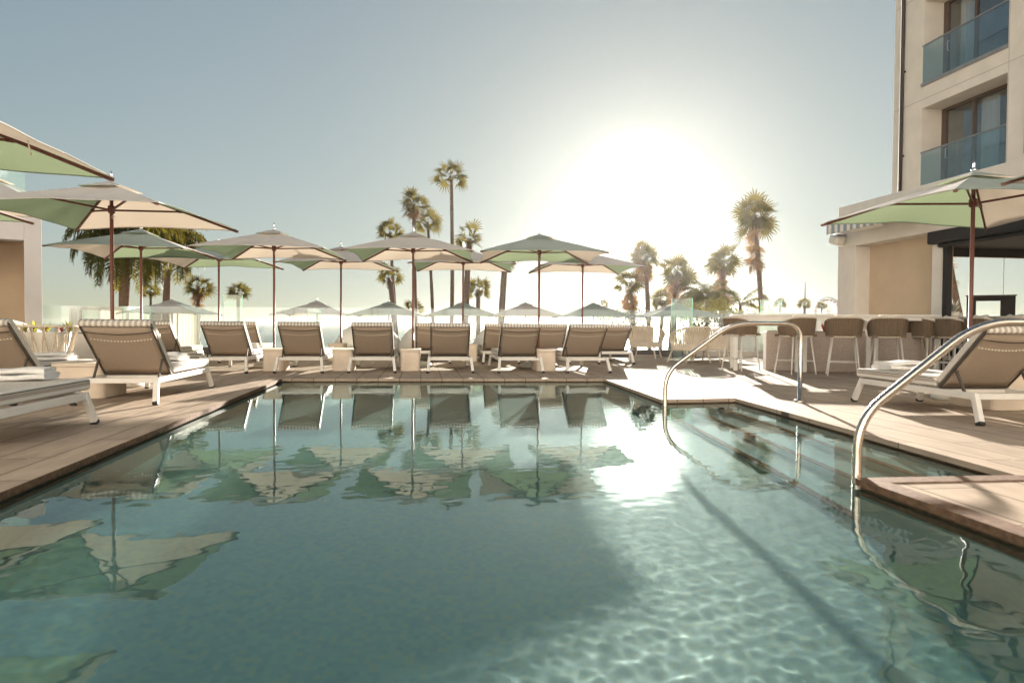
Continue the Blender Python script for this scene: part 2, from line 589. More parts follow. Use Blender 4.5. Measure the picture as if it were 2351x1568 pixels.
A1 = V2(gp(645, 877, WATER_Z)); A2 = V2(gp(1388, 877, WATER_Z)); A3 = V2(gp(1521, 918)); A4 = V2(gp(1690, 915))
A5 = V2(gp(2345, 1094)); A6 = V2(gp(1976, 1101)); A7 = V2(gp(2351, 1232))
pl = V2(gp(200, 1066, WATER_Z))
A0 = A1 + (pl - A1) * ((-3 - A1.y) / (pl - A1).y)
A8 = A6 + (A7 - A6) * ((-3 - A6.y) / (A7 - A6).y)
POOL = [A0, A1, A2, A3, A4, A5, A6, A8]


def offset_poly(P, ds):
    """moves edge i (P[i] to P[i+1]) outwards by ds[i]"""
    n = len(P)
    lines = []
    for i in range(n):
        a, b = P[i], P[(i + 1) % n]
        d = (b - a).normalized()
        nn = Vector((-d.y, d.x))
        lines.append((a + nn * ds[i], d))
    res = []
    for i in range(n):
        p, d = lines[i - 1]
        q, e = lines[i]
        cr = d.x * e.y - d.y * e.x
        t = ((q - p).x * e.y - (q - p).y * e.x) / cr
        res.append(p + d * t)
    return res


def filled(name, loops, z, mat, kind='structure', extra=None):
    bm = bmesh.new()
    edges = []
    for lp in loops:
        vs = [bm.verts.new((p[0], p[1], z)) for p in lp]
        for i in range(len(vs)):
            edges.append(bm.edges.new((vs[i], vs[(i + 1) % len(vs)])))
    bmesh.ops.triangle_fill(bm, use_beauty=True, use_dissolve=False, edges=edges)
    for f in bm.faces:
        f.normal_update()
        if f.normal.z < 0:
            f.normal_flip()
    me = bpy.data.meshes.new(name)
    bm.to_mesh(me); bm.free()
    me.materials.append(mat)
    o = bpy.data.objects.new(name, me)
    COL.objects.link(o)
    return tag(o, kind=kind)


# coping of the pool, one strip per edge; brown mosaic edges round the steps and the platform
WID = [0.30, 0.30, 0.30, 0.30, 0.30, 0.10, 0.10, 0.30]
BRN = [0, 0, 0, 0, 0, 1, 1, 0]
outer = offset_poly(POOL, WID)
inner = offset_poly(POOL, [-0.018] * 8)
mb = MB()
zt, zb = 0.006, -0.03
for i in range(8):
    j = (i + 1) % 8
    a, b, c, d = inner[i], inner[j], outer[j], outer[i]
    vs = [(a.x, a.y, zt), (b.x, b.y, zt), (c.x, c.y, zt), (d.x, d.y, zt), (a.x, a.y, zb), (b.x, b.y, zb), (c.x, c.y, zb), (d.x, d.y, zb)]
    mb.add(vs, [(0, 1, 2, 3), (2, 6, 7, 3), (4, 7, 6, 5)], BRN[i])
    mb.add([vs[0], vs[4], vs[5], vs[1]], [(0, 1, 2, 3)], 1 if i in (0, 5, 6) else 0)
tag(mb.build('pool_coping', [M['coping_tile'], M['brown_tile']], bevel=0.006), kind='structure')

deck_edge_left, deck_edge_right = Vector((-40, 17.35)), Vector((40, 19.2))
filled('pool_deck', [[(-40, -8), (40, -8), (40, 19.2), (-40, 17.0)], [(p.x, p.y) for p in offset_poly(POOL, [0.02] * 8)]], 0.0, M['deck_tile'])

# basin: walls with a band of brown tile at the waterline, and the floor
mb = MB()
for i in range(8):
    a, b = POOL[i], POOL[(i + 1) % 8]
    mb.add([(a.x, a.y, -0.02), (b.x, b.y, -0.02), (b.x, b.y, -0.24), (a.x, a.y, -0.24)], [(0, 1, 2, 3)], 1)
    mb.add([(a.x, a.y, -0.24), (b.x, b.y, -0.24), (b.x, b.y, DEPTH), (a.x, a.y, DEPTH)], [(0, 1, 2, 3)], 0)
basin = tag(mb.build('pool_basin', [M['pool_mosaic'], M['brown_tile']]), kind='structure')
floor = filled('pool_floor', [[(p.x, p.y) for p in POOL]], DEPTH, M['pool_mosaic'])
# steps down into the water between the two handrails
mb = MB()
for k, (f0, f1, z) in enumerate(((0.66, 1.0, -0.27), (0.33, 0.66, -0.53), (0.0, 0.33, -0.80))):
    def lerp(a, b, t):
        return a + (b - a) * t
    p = [lerp(A3, A4, f0), lerp(A3, A4, f1), lerp(A6, A5, f1), lerp(A6, A5, f0)]
    p[0] = p[0] + (p[3] - p[0]) * 0.001
    top = [(q.x, q.y, z) for q in p]
    bot = [(q.x, q.y, DEPTH) for q in p]
    mb.add(top + bot, [(3, 2, 1, 0), (0, 4, 7, 3)], 0)
    g = 0.045
    dn = (p[1] - p[0]).normalized() * g
    q = [p[0], p[0] + dn, p[3] + dn, p[3]]
    e = -dn.normalized() * 0.004
    mb.add([(q[0].x + e.x, q[0].y + e.y, z + 0.004), (q[1].x, q[1].y, z + 0.004), (q[2].x, q[2].y, z + 0.004), (q[3].x + e.x, q[3].y + e.y, z + 0.004),
            (q[0].x + e.x, q[0].y + e.y, z - 0.04), (q[3].x + e.x, q[3].y + e.y, z - 0.04)], [(3, 2, 1, 0), (0, 4, 5, 3)], 1)
steps = tag(mb.build('pool_steps', [M['pool_mosaic'], M['brown_tile']]), kind='structure')

# the water, as a real rippled surface
h = 0.0125
# (it runs on under the paving, unseen, added to get the floor caustics)
xs = np.concatenate([np.arange(-3.6, 3.3, h), np.arange(3.3, 5.4, 0.1)])
ys = np.concatenate([np.arange(-3.0, -0.6, 0.06), np.arange(-0.6, 9.5, h), np.arange(9.5, 16.5, 0.1)])
nx, ny = len(xs), len(ys)
X, Y = np.meshgrid(xs, ys)
rs = np.random.RandomState(11)
Z = np.zeros_like(X)
for i in range(70):
    lam = 0.048 * (3.8 ** rs.rand())
    k = 2 * math.pi / lam
    an = rs.rand() * 2 * math.pi
    slope = WAVE * (lam / 0.3) ** 0.05
    amp = slope / k
    wx = X + 0.06 * np.sin(1.3 * Y + i) + 0.05 * np.sin(2.1 * X + 2.3 * i)
    wy = Y + 0.06 * np.sin(1.7 * X + 1.9 * i)
    Z += amp * np.sin(k * (wx * math.cos(an) + wy * math.sin(an)) + rs.rand() * 6.283)
Z = Z + WATER_Z
fade = np.clip((9.9 - Y) / 0.8, 0, 1) * np.clip((3.7 - X) / 0.6, 0, 1)
st = lambda t: np.clip(t, 0, 1) ** 2 * (3 - 2 * np.clip(t, 0, 1))
calm = 0.42 + 0.36 * st((5.0 - Y) / 3.0) * st((X + 1.2) / 2.2)          # calmer towards the far side and the left
calm = calm * (1 + 0.25 * np.sin(0.9 * X + 1.3 * Y) * np.sin(1.1 * Y - 0.7 * X + 1))
Z = (Z - WATER_Z) * fade * calm + WATER_Z
keep = np.ones((ny - 1, nx - 1), bool)
idx = np.arange(nx * ny).reshape(ny, nx)
q = np.stack([idx[:-1, :-1][keep], idx[:-1, 1:][keep], idx[1:, 1:][keep], idx[1:, :-1][keep]], 1)
used = np.zeros(nx * ny, bool); used[q.ravel()] = True
remap = np.cumsum(used) - 1
q = remap[q]
co = np.stack([X.ravel()[used], Y.ravel()[used], Z.ravel()[used]], 1)
me = bpy.data.meshes.new('pool_water')
me.vertices.add(len(co)); me.vertices.foreach_set('co', co.astype(np.float32).ravel())
me.loops.add(q.size); me.loops.foreach_set('vertex_index', q.astype(np.int32).ravel())
me.polygons.add(len(q)); me.polygons.foreach_set('loop_start', np.arange(0, q.size, 4, dtype=np.int32))
me.polygons.foreach_set('use_smooth', np.ones(len(q), bool))
me.update(calc_edges=True)
me.materials.append(M['pool_water'])
water = bpy.data.objects.new('pool_water', me)
COL.objects.link(water)
tag(water, kind='structure')
# sunlight focused by the ripples on the floor of the pool (a render setting of the lamp, the water and the basin)
try:
    sl.cycles.is_caustics_light = True
    water.cycles.is_caustics_caster = True
    for o in (basin, floor, steps):
        o.cycles.is_caustics_receiver = True
except Exception as ex:
    print('caustics', ex)


def sheet(name, x0, x1, y0, y1, z, mat):
    mb = MB()
    mb.add([(x0, y0, z), (x1, y0, z), (x1, y1, z), (x0, y1, z)], [(0, 1, 2, 3)])
    return tag(mb.build(name, mat), kind='structure')


# the lower terrace, the ground by the beach, and the sea out to the horizon
mb = MB()
mb.bx(-40, 40, 17.0, 27.5, -8.2, -1.0)
tag(mb.build('lower_terrace', M['deck_tile']), kind='structure')
sheet('beach_sand', -700, 700, -60, 175, -8.3, M['sand'])
sheet('sea', -4500, 4500, 172, 4500, -8.6, M['sea_water'])

# the air of the place
mb = MB()
mb.bx(-4600, 4600, -70, 4600, -10, 17)
mt = bpy.data.materials.new('haze_air')
mt.use_nodes = True
nt = mt.node_tree
nt.nodes.clear()
o_ = nt.nodes.new('ShaderNodeOutputMaterial')
pv = nt.nodes.new('ShaderNodeVolumePrincipled')
pv.inputs['Color'].default_value = (0.97, 0.95, 0.92, 1)
pv.inputs['Density'].default_value = HAZE
pv.inputs['Anisotropy'].default_value = HAZE_G
nt.links.new(pv.outputs[0], o_.inputs['Volume'])
if HAZE > 0:
    tag(mb.build('haze', mt), kind='stuff')
# ================================================================== umbrellas
HALF, Z_EDGE, Z_TOP = 1.1, 2.05, 2.44


def canopy_mesh(seed=0):
    mb = MB()
    rr_ = random.Random(seed)
    cs = [Vector((HALF, HALF, 0)), Vector((-HALF, HALF, 0)), Vector((-HALF, -HALF, 0)), Vector((HALF, -HALF, 0))]
    for i in range(4):                       # panel 0 far, 1 left, 2 near, 3 right
        a, b = cs[i], cs[(i + 1) % 4]
        sag = rr_.uniform(0.018, 0.045); wr = [(rr_.uniform(0.5, 1.5), rr_.uniform(0, 6.3)) for _ in range(4)]

        def fn(u, v, a=a, b=b, sag=sag, wr=wr):
            e = a + (b - a) * u
            s = math.sin(math.pi * u)
            e = e * (1 - 0.045 * s * s)
            z = Z_TOP + (Z_EDGE - Z_TOP) * v + 0.022 * v * s - sag * math.sin(math.pi * v) * s
            z -= 0.012 * v ** 6 * (1 - s)
            for k_, (f_, p_) in enumerate(wr):          # soft creases that run from the corners
                z += 0.0035 * f_ * v * s * math.sin((7 + 5 * k_) * (u - 0.5) * (1.3 - 0.5 * v) + p_ + 2 * v)
            return (e.x * v, e.y * v, z)
        mb.surf(fn, 24, 12, mi=0 if i % 2 == 0 else 1)
        # a hem along the edge
        mb.tube([Vector(fn(k / 12, 1.0)) for k in range(13)], 0.006, 6, mi=0 if i % 2 == 0 else 1)
    return mb


def make_umbrella(seed):
    root = empty('garden_umbrella', group=None)
    root['category'] = 'umbrella'
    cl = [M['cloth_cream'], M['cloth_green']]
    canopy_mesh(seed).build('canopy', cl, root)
    mb = MB()
    for i in range(4):
        a0 = math.pi / 4 + i * math.pi / 2

        def fn(u, v, a0=a0):
            p = Vector((math.cos(a0), math.sin(a0), 0)) * (0.36 * (1 - u)) + Vector((math.cos(a0 + math.pi / 2), math.sin(a0 + math.pi / 2), 0)) * (0.36 * u)
            s = math.sin(math.pi * u)
            return (p.x * v, p.y * v, 2.478 - 0.105 * v + 0.006 * s * v * v)
        mb.surf(fn, 8, 5, mi=i % 2)
    mb.build('vent', cl, root)
    mb = MB(); mb.tube([(0, 0, 0.1), (0, 0, 2.40)], 0.021, 12); mb.build('pole', M['pole_wood'], root)
    mb = MB()
    mb.lathe([(0.0, 2.085), (0.036, 2.09), (0.042, 2.11), (0.042, 2.17), (0.034, 2.18), (0, 2.18)], 8, smooth=False)
    hub = mb.build('hub', M['pole_wood'], root)
    mb = MB()
    loop = [(0.04 + 0.02 * math.sin(t * 6.28), -0.03, 2.07 - 0.05 * math.sin(t * 3.14)) for t in [k / 12 for k in range(13)]]
    mb.tube(loop, 0.0025, 5); mb.build('pull_cord', M['lace'], hub)
    mb = MB()
    mb.lathe([(0.0, 2.46), (0.022, 2.475), (0.028, 2.49), (0.014, 2.505), (0.011, 2.54), (0.016, 2.552), (0.011, 2.566), (0.003, 2.60), (0, 2.602)], 12)
    mb.build('finial', M['chrome'], root)
    for sx, sy in ((1, 1), (-1, 1), (-1, -1), (1, -1)):
        mb = MB()
        mb.beam((0.03 * sx, 0.03 * sy, 2.412), (HALF * 0.985 * sx, HALF * 0.985 * sy, Z_EDGE - 0.024), 0.02, 0.028)
        mb.box((HALF * 0.985 * sx, HALF * 0.985 * sy, Z_EDGE - 0.022), (0.03, 0.03, 0.03), rz=R(45))
        rib = mb.build('rib', M['pole_wood'], root)
        mb = MB()
        mb.beam((0.03 * sx, 0.03 * sy, 2.13), (0.56 * sx, 0.56 * sy, 2.205), 0.016, 0.022)
        mb.box((0.56 * sx, 0.56 * sy, 2.208), (0.05, 0.034, 0.036), rz=math.atan2(sy, sx))
        mb.build('strut', M['pole_wood'], rib)
    mb = MB()
    mb.lathe([(0, 0), (0.35, 0), (0.36, 0.02), (0.35, 0.05), (0.30, 0.08), (0.12, 0.11), (0.06, 0.115), (0, 0.115)], 32)
    bs = mb.build('base', M['base_white'], root)
    mb = MB()
    mb.lathe([(0.06, 0.11), (0.06, 0.13), (0.032, 0.14), (0.030, 0.34), (0.021, 0.345)], 16)
    mb.tube([(0.03, 0, 0.26), (0.075, 0, 0.26)], 0.006, 6)
    mb.build('collar', M['steel'], bs)
    return root


UMBS = [make_umbrella(k) for k in range(4)]
G_UP = 'square umbrellas round the pool'
G_LOW = 'umbrellas on the lower terrace beyond the glass'
CREAM, GREEN = 0.0, R(90)     # which pair of panels faces the pool

# centre X, Y, turn, which panels face us, label
ups = [
    ((-4.44, 4.78), TH, GREEN, 'nearest umbrella, only its green underside and one rib reaching in at the upper left edge'),
    ((at(256, 470, 8.25).x, 8.25), R(1), CREAM, 'large cream and green umbrella standing over the two loungers at the left pool edge'),
    ((at(323, 500, 12.45).x, 12.45), R(7), GREEN, 'grey-green umbrella right behind the large cream one, in front of the drooping feather palm'),
    ((at(502, 500, 14.6).x, 14.6), R(6), GREEN, 'thin-poled green umbrella farther back between two nearer canopies, a low fan palm beside it'),
    ((at(629, 500, 12.35).x, 12.35), R(4), CREAM, 'cream umbrella rising from the table between the two leftmost loungers of the far row'),
    ((at(783, 500, 15.0).x, 15.0), R(3), CREAM, 'cream umbrella standing back, half covered by the canopies on both sides of it'),
    ((at(949, 500, 12.6).x, 12.6), R(3), CREAM, 'cream umbrella with green side panels in front of the tallest palms'),
    ((at(1064, 500, 15.0).x, 15.0), R(3), CREAM, 'umbrella whose canopy hides behind the two middle umbrellas, pole before a thick palm trunk'),
    ((at(1239, 500, 12.75).x, 12.75), R(3), GREEN, 'green-undersided umbrella just left of the sun glare with its spike finial on the sky'),
    ((at(1339, 500, 15.4).x, 15.4), R(5), CREAM, 'pale umbrella standing back, its right tip against the palms in the sun glare'),
    ((-7.04, 7.49), TH, GREEN, 'umbrella beyond the left edge, only a corner, green underneath, showing before the grey wall'),
    ((4.98, 7.42), R(6), GREEN, 'big umbrella over the right lounger with a sunlit left slope and dark wooden pole'),
    ((5.45, 5.0), TH, CREAM, 'umbrella beyond the right edge, a single pointed corner reaching in above another canopy'),
]
for ui, (xy, tw, side, lab) in enumerate(ups):
    o = place(UMBS[ui % 4], USED, (xy[0], xy[1], 0), tw + side, lab)
    o['group'] = G_UP
# a higher one at the far left
o = place(UMBS[1], USED, (-7.75, 10.1, 0), TH + CREAM, 'taller umbrella, its sunlit cream corner poking out above the large one at the left edge')
o.scale = (1, 1, 1.2)
o['group'] = G_UP
lows = [
    (395, 20.5, CREAM, 'lower umbrella beside the white cabana roofs at the left, pale grey slope against the sea'),
    (728, 20.5, CREAM, 'lower cream umbrella showing between the poles of two upper umbrellas left of the palm group'),
    (893, 20.8, GREEN, 'lower grey-green umbrella below the short palm with a thick trunk'),
    (1062, 20.8, GREEN, 'lower grey-green umbrella whose top meets an upper umbrella pole, bare palm trunks left of it'),
    (1206, 20.8, CREAM, 'lower cream umbrella centred under the empty sky left of the sun'),
    (1362, 20.6, GREEN, 'lower green umbrella behind the upper pole nearest the sun glare'),
    (1552, 20.2, GREEN, 'lower umbrella behind the tall free glass screen before the bushy palms'),
]
for ui, (u, Yd, side, lab) in enumerate(lows):
    p = at(u, 720, Yd)
    o = place(UMBS[ui % 4], USED, (p.x, Yd, -1.0), R(4) + side, lab)
    o['group'] = G_LOW

# the short tie hanging from the nearest canopy
mb = MB()
p = at(62, 318, 5.0)
mb.tube([p, p + Vector((0.012, 0, -0.05)), p + Vector((0.03, 0, -0.12))], [0.006, 0.005, 0.006], 6)
tag(mb.build('tie_strap', M['lace']), 'short white tie strap dangling from the rib of the nearest umbrella', 'strap')

# ================================================================== sun loungers
HG = Vector((0, 0.50, 0.262))           # hinge of the back
TP = Vector((0, -0.03, 0.765))          # its top
BD = (TP - HG).normalized()
BN = Vector((0, -BD.z, BD.y))
if BN.z < 0:
    BN = -BN
BL = (TP - HG).length


def on_back(x, t, off):
    return HG + Vector((x, 0, 0)) + BD * (t * BL) + BN * off


def rounded_slab(mb, fn, L0, L1, W, T0, T1, rr=0.03, n=3):
    """a soft slab: fn maps (x, length, offset) into place; the ends are rounded"""
    prof = []
    steps = [i / n for i in range(n + 1)]
    for s in steps:                                  # start end
        a = math.pi / 2 * s
        prof.append((L0 + rr - rr * math.sin(a), T0 + rr - rr * math.cos(a)) if False else (L0 + rr * (1 - math.sin(a)), T0 + rr * (1 - math.cos(a))))
    for s in steps:
        a = math.pi / 2 * s
        prof.append((L0 + rr * (1 - math.cos(a)), T1 - rr * (1 - math.sin(a))))
    m_ = 10
    for i in range(1, m_):
        t = i / m_
        l = L0 + rr + (L1 - L0 - 2 * rr) * t
        prof.append((l, T1 + 0.006 * math.sin(math.pi * t) + 0.002 * math.sin(9 * t)))
    for s in steps:
        a = math.pi / 2 * s
        prof.append((L1 - rr * (1 - math.sin(a)), T1 - rr * (1 - math.cos(a))))
    for s in steps:
        a = math.pi / 2 * s
        prof.append((L1 - rr * (1 - math.cos(a)), T0 + rr * (1 - math.sin(a))))
    k = len(prof)
    cols = [(-W, 0.55), (-W + 0.006, 0.85), (-W + 0.02, 1.0)] + [(-W + 0.02 + (2 * W - 0.04) * i / 8, 1.0) for i in range(1, 8)] + [(W - 0.02, 1.0), (W - 0.006, 0.85), (W, 0.55)]
    tm = (T0 + T1) / 2
    lm0, lm1 = L0, L1
    vs, fs = [], []
    for (x, sc) in cols:
        e = (1 - sc) * 0.03
        for (l, t) in prof:
            l2 = min(max(l, L0 + e), L1 - e)
            vs.append(fn(x, l2, tm + (t - tm) * (0.4 + 0.6 * sc)))
    nc = len(cols)
    for i in range(nc - 1):
        for j in range(k):
            j2 = (j + 1) % k
            fs.append((i * k + j, i * k + j2, (i + 1) * k + j2, (i + 1) * k + j))
    mb.add(vs, fs, 0, True)
    o = len(mb.v) - len(vs)
    mb.f.append([o + j for j in reversed(range(k))]); mb.m.append(0); mb.s.append(False)
    mb.f.append([o + (nc - 1) * k + j for j in range(k)]); mb.m.append(0); mb.s.append(False)


def make_lounger():
    root = empty('sun_lounger')
    root['category'] = 'sun lounger'
    mb = MB()
    for s in (-1, 1):
        mb.beam((0.335 * s, 0.05, 0.225), (0.335 * s, 1.63, 0.225), 0.042, 0.055)
    mb.bx(-0.313, 0.313, 0.035, 0.075, 0.20, 0.25)
    mb.bx(-0.313, 0.313, 1.585, 1.625, 0.20, 0.25)
    mb.bx(-0.313, 0.313, 0.50, 0.53, 0.205, 0.245)
    mb.build('frame', M['white_metal'], root, bevel=0.006)
    for sx in (-1, 1):
        for (ya, yb) in ((0.055, -0.045), (1.60, 1.70)):
            mb = MB()
            a, b = Vector((0.335 * sx, ya, 0.245)), Vector((0.362 * sx, yb, 0.022))
            mb.beam(a, b, 0.045, 0.052, up=(0, 1, 0))
            leg = mb.build('leg', M['white_metal'], root, bevel=0.005)
            mb = MB()
            d = (b - a).normalized()
            mb.beam(b - d * 0.006, b + d * 0.02, 0.047, 0.054, up=(0, 1, 0))
            mb.build('foot_cap', M['black_rubber'], leg)
    mb = MB()
    rounded_slab(mb, lambda x, l, t: Vector((x, l, t)), 0.53, 1.73, 0.325, 0.262, 0.350)
    seat = mb.build('seat_mattress', M['seat_stripe'], root)
    mb = MB()
    mb.beam((0.3255, 0.56, 0.335), (0.3255, 1.70, 0.335), 0.005, 0.006)
    mb.beam((-0.3255, 0.56, 0.335), (-0.3255, 1.70, 0.335), 0.005, 0.006)
    mb.build('piping', M['sling_seam'], seat)
    mb = MB()
    rounded_slab(mb, lambda x, l, t: HG + Vector((x, 0, 0)) + BD * l + BN * t, 0.03, BL + 0.012, 0.325, 0.012, 0.068)
    bm_ = mb.build('back_mattress', M['mattress_stripe'], root)
    # the flap of the mattress that wraps over the top of the backrest
    mb = MB()

    def flap(u, v):
        x = -0.318 + 0.636 * u
        a = math.pi * min(1, v / 0.55)
        belly = 1 - (2 * u - 1) ** 2
        if v < 0.55:
            t, off = BL - 0.002 + 0.020 * math.sin(a), 0.030 * math.cos(a) + 0.012
        else:
            k = (v - 0.55) / 0.45
            t, off = BL - 0.002 - 0.014 * k, -0.018 + 0.004 * k
        return HG + Vector((x, 0, 0)) + BD * (t - 0.006 * belly * v) + BN * off
    mb.surf(flap, 12, 10)
    mb.build('head_flap', M['mattress_stripe'], bm_, solid=0.008)
    # sling and dark frame of the backrest
    mb = MB()
    mb.surf(lambda u, v: on_back(-0.305 + 0.61 * u, 0.02 + 0.93 * v, -0.006 - 0.022 * math.sin(math.pi * u) * math.sin(math.pi * v)), 10, 8)
    sling = mb.build('back_sling', M['sling'], root, solid=0.006)
    mb = MB()
    for i in range(19):
        u = (i + 0.5) / 19
        x = -0.285 + 0.57 * u
        s = math.sin(math.pi * u)
        p = on_back(x, 0.735 - 0.03 * s, -0.013 - 0.022 * s * math.sin(math.pi * 0.75))
        mb.box(p, (0.014, 0.006, 0.011), rot=Matrix((Vector((1, 0, 0)), BN, BD)).transposed())
    mb.build('lit_lacing', M['lace'], sling)  # white dashes stand in for daylight through the lace holes
    mb = MB()
    pts = [on_back(-0.30 + 0.6 * u, 0.87 - 0.035 * math.sin(math.pi * u), -0.016 - 0.02 * math.sin(math.pi * u) * 0.5) for u in [i / 12 for i in range(13)]]
    mb.tube(pts, 0.004, 5)
    mb.build('seam', M['sling_seam'], sling)
    mb = MB()
    for s in (-1, 1):
        mb.beam(on_back(0.314 * s, 0.0, -0.002), on_back(0.314 * s, 0.99, -0.002), 0.016, 0.024, up=BN)
    mb.beam(on_back(-0.303, 0.985, -0.002), on_back(0.303, 0.985, -0.002), 0.022, 0.024, up=BN)
    mb.beam(on_back(-0.303, 0.012, -0.004), on_back(0.303, 0.012, -0.004), 0.026, 0.024, up=BN)
    mb.build('back_frame', M['dark_metal'], root)
    for s in (-1, 1):
        mb = MB()
        mb.beam(on_back(0.297 * s, 0.33, -0.016), (0.297 * s, 0.21, 0.238), 0.016, 0.022)
        mb.build('support_strut', M['dark_metal'], root)
    return root


LNG = make_lounger()
G_FAR = 'row of sun loungers along the far pool edge'
G_BACK = 'second row of sun loungers behind the first'
G_SIDE = 'sun loungers at the sides of the pool'


def lounger(p, rz, label, group):
    o = place(LNG, USED, (p[0], p[1], 0), rz, label)
    o['group'] = group
    return o


e1 = E1
pA = gp(222, 972) - E2 * 1.74 - E1 * 0.36
pC = gp(357, 930) - E1 * 0.36 + E2 * 0.045
pB = Vector((-4.98, 6.30, 0))
pR = gp(2256, 978.6) + E1 * 0.36 + E2 * 0.045
lounger(pA, TH, 'nearest lounger at the left edge, only its striped foot end and white legs in view', G_SIDE)
lounger(pB, TH, 'lounger half out of the left edge, its taupe back in front of the basket planter', G_SIDE)
lounger(pC, TH, 'big taupe-backed lounger at the left pool edge under the large umbrella', G_SIDE)
lounger(pR, R(4.5), 'right-hand lounger behind the near handrail with a towel on its white foot end', G_SIDE)
lounger(Vector((5.85, 5.75, 0)), R(4.5), 'lounger cut off by the right edge beyond the cream table', G_SIDE)
front = [
    (gp(566, 858) - E1 * 0.362, 'first taupe lounger of the far row, nearest to the left pool corner'),
    ((gp(632, 858) + gp(738, 857)) / 2, 'taupe lounger right of the table with the first far umbrella pole'),
    ((gp(799, 857) + gp(908, 857)) / 2, 'taupe lounger standing alone between two cream tables in the far row'),
    ((gp(983, 857) + gp(1085, 857)) / 2, 'taupe lounger right of the middle table, its pale twin showing at its left'),
    ((gp(1145, 857) + gp(1247, 857)) / 2, 'taupe lounger left of the table under the green-undersided umbrella'),
    ((gp(1301, 857) + gp(1402, 857)) / 2, 'last lounger of the far row, turned slightly, its feet in the sunny patch'),
]
LF = []
for i, (p, lab) in enumerate(front):
    LF.append(lounger(p + E2 * 0.045, TH * (0.9 + 0.05 * (i % 3)) + (R(2) if i == 5 else 0), lab, G_FAR))
back = [
    ((-6.12, 11.55), 'lounger peeking out to the right behind the big left lounger'),
    ((-5.38, 13.45), 'lounger whose pale edge shows right of the first far-row lounger'),
    ((-1.60, 13.6), 'second-row lounger showing as a strip left of the middle far-row back'),
    ((-0.22, 13.7), 'second-row lounger with a towel, a strip of its back left of the fifth one'),
    ((0.80, 13.8), 'second-row lounger whose back fills the gap at the last far-row table'),
    ((2.12, 13.9), 'second-row lounger at the right end, beside the first rope armchair'),
]
LB_ = []
for (p, lab) in back:
    LB_.append(lounger((p[0], p[1], 0), TH, lab, G_BACK))


# ================================================================== side tables
def make_table():
    root = empty('side_table')
    root['category'] = 'side table'

    def rr(w_, d_, r_, n=5):
        pts = []
        for cx_, cy_, a0 in ((w_ - r_, d_ - r_, 0), (-w_ + r_, d_ - r_, 90), (-w_ + r_, -d_ + r_, 180), (w_ - r_, -d_ + r_, 270)):
            for k in range(n + 1):
                a = R(a0 + 90 * k / n)
                pts.append((cx_ + r_ * math.cos(a), cy_ + r_ * math.sin(a)))
        return pts

    def prism(mb, rings):
        base = len(mb.v)
        n = len(rings[0][0])
        vs = [(x, y, z) for pts, z in rings for x, y in pts]
        fs = [(i * n + j, i * n + (j + 1) % n, (i + 1) * n + (j + 1) % n, (i + 1) * n + j) for i in range(len(rings) - 1) for j in range(n)]
        mb.add(vs, fs, 0, False)
        mb.f.append([base + (len(rings) - 1) * n + j for j in range(n)]); mb.m.append(0); mb.s.append(False)
        mb.f.append([base + j for j in reversed(range(n))]); mb.m.append(0); mb.s.append(False)
    mb = MB()
    prism(mb, [(rr(0.155, 0.285, 0.05), 0.0), (rr(0.165, 0.30, 0.055), 0.012), (rr(0.165, 0.30, 0.055), 0.325)])
    mb.build('body', M['table_stone'], root)
    mb = MB()
    prism(mb, [(rr(0.168, 0.303, 0.055), 0.328), (rr(0.172, 0.307, 0.058), 0.334), (rr(0.172, 0.307, 0.058), 0.362), (rr(0.166, 0.301, 0.055), 0.368)])
    mb.build('table_top', M['table_stone'], root)
    return root


TBL = make_table()
G_TAB = 'cream side tables beside the loungers'
tabs = [
    (gp(626, 853) + E2 * 0.30, 'cream block table left of the second far-row lounger with an umbrella pole behind'),
    (gp(786, 853) + E2 * 0.30, 'cream block table between the second and third far-row loungers'),
    (gp(942, 853) + E2 * 0.30, 'cream block table mid row below the umbrella before the tallest palms'),
    (gp(1255, 853) + E2 * 0.30, 'cream block table left of the last far-row lounger'),
    (gp(772, 829) + E2 * 0.30, 'small cream table farther back under the half hidden umbrella'),
    (Vector((-0.92, 14.6, 0)), 'cream table in the second row, glimpsed low under a far-row lounger'),
    (Vector((-6.05, 14.6, 0)), 'low cream table behind the lounger near the sailboat'),
    (gp(240, 917) - E1 * 0.26 + E2 * 0.30, 'largest looking cream table, beside the big left lounger'),
    (gp(2262, 945) + E1 * 0.34 + E2 * 0.30, 'cream table behind the right-hand lounger, cut by the frame'),
]
for p, lab in tabs:
    o = place(TBL, USED, (p.x, p.y, 0), TH, lab)
    o['group'] = G_TAB
    if 'largest' in lab or 'cut by' in lab:
        o.scale = (1.5, 1.0, 1.0)


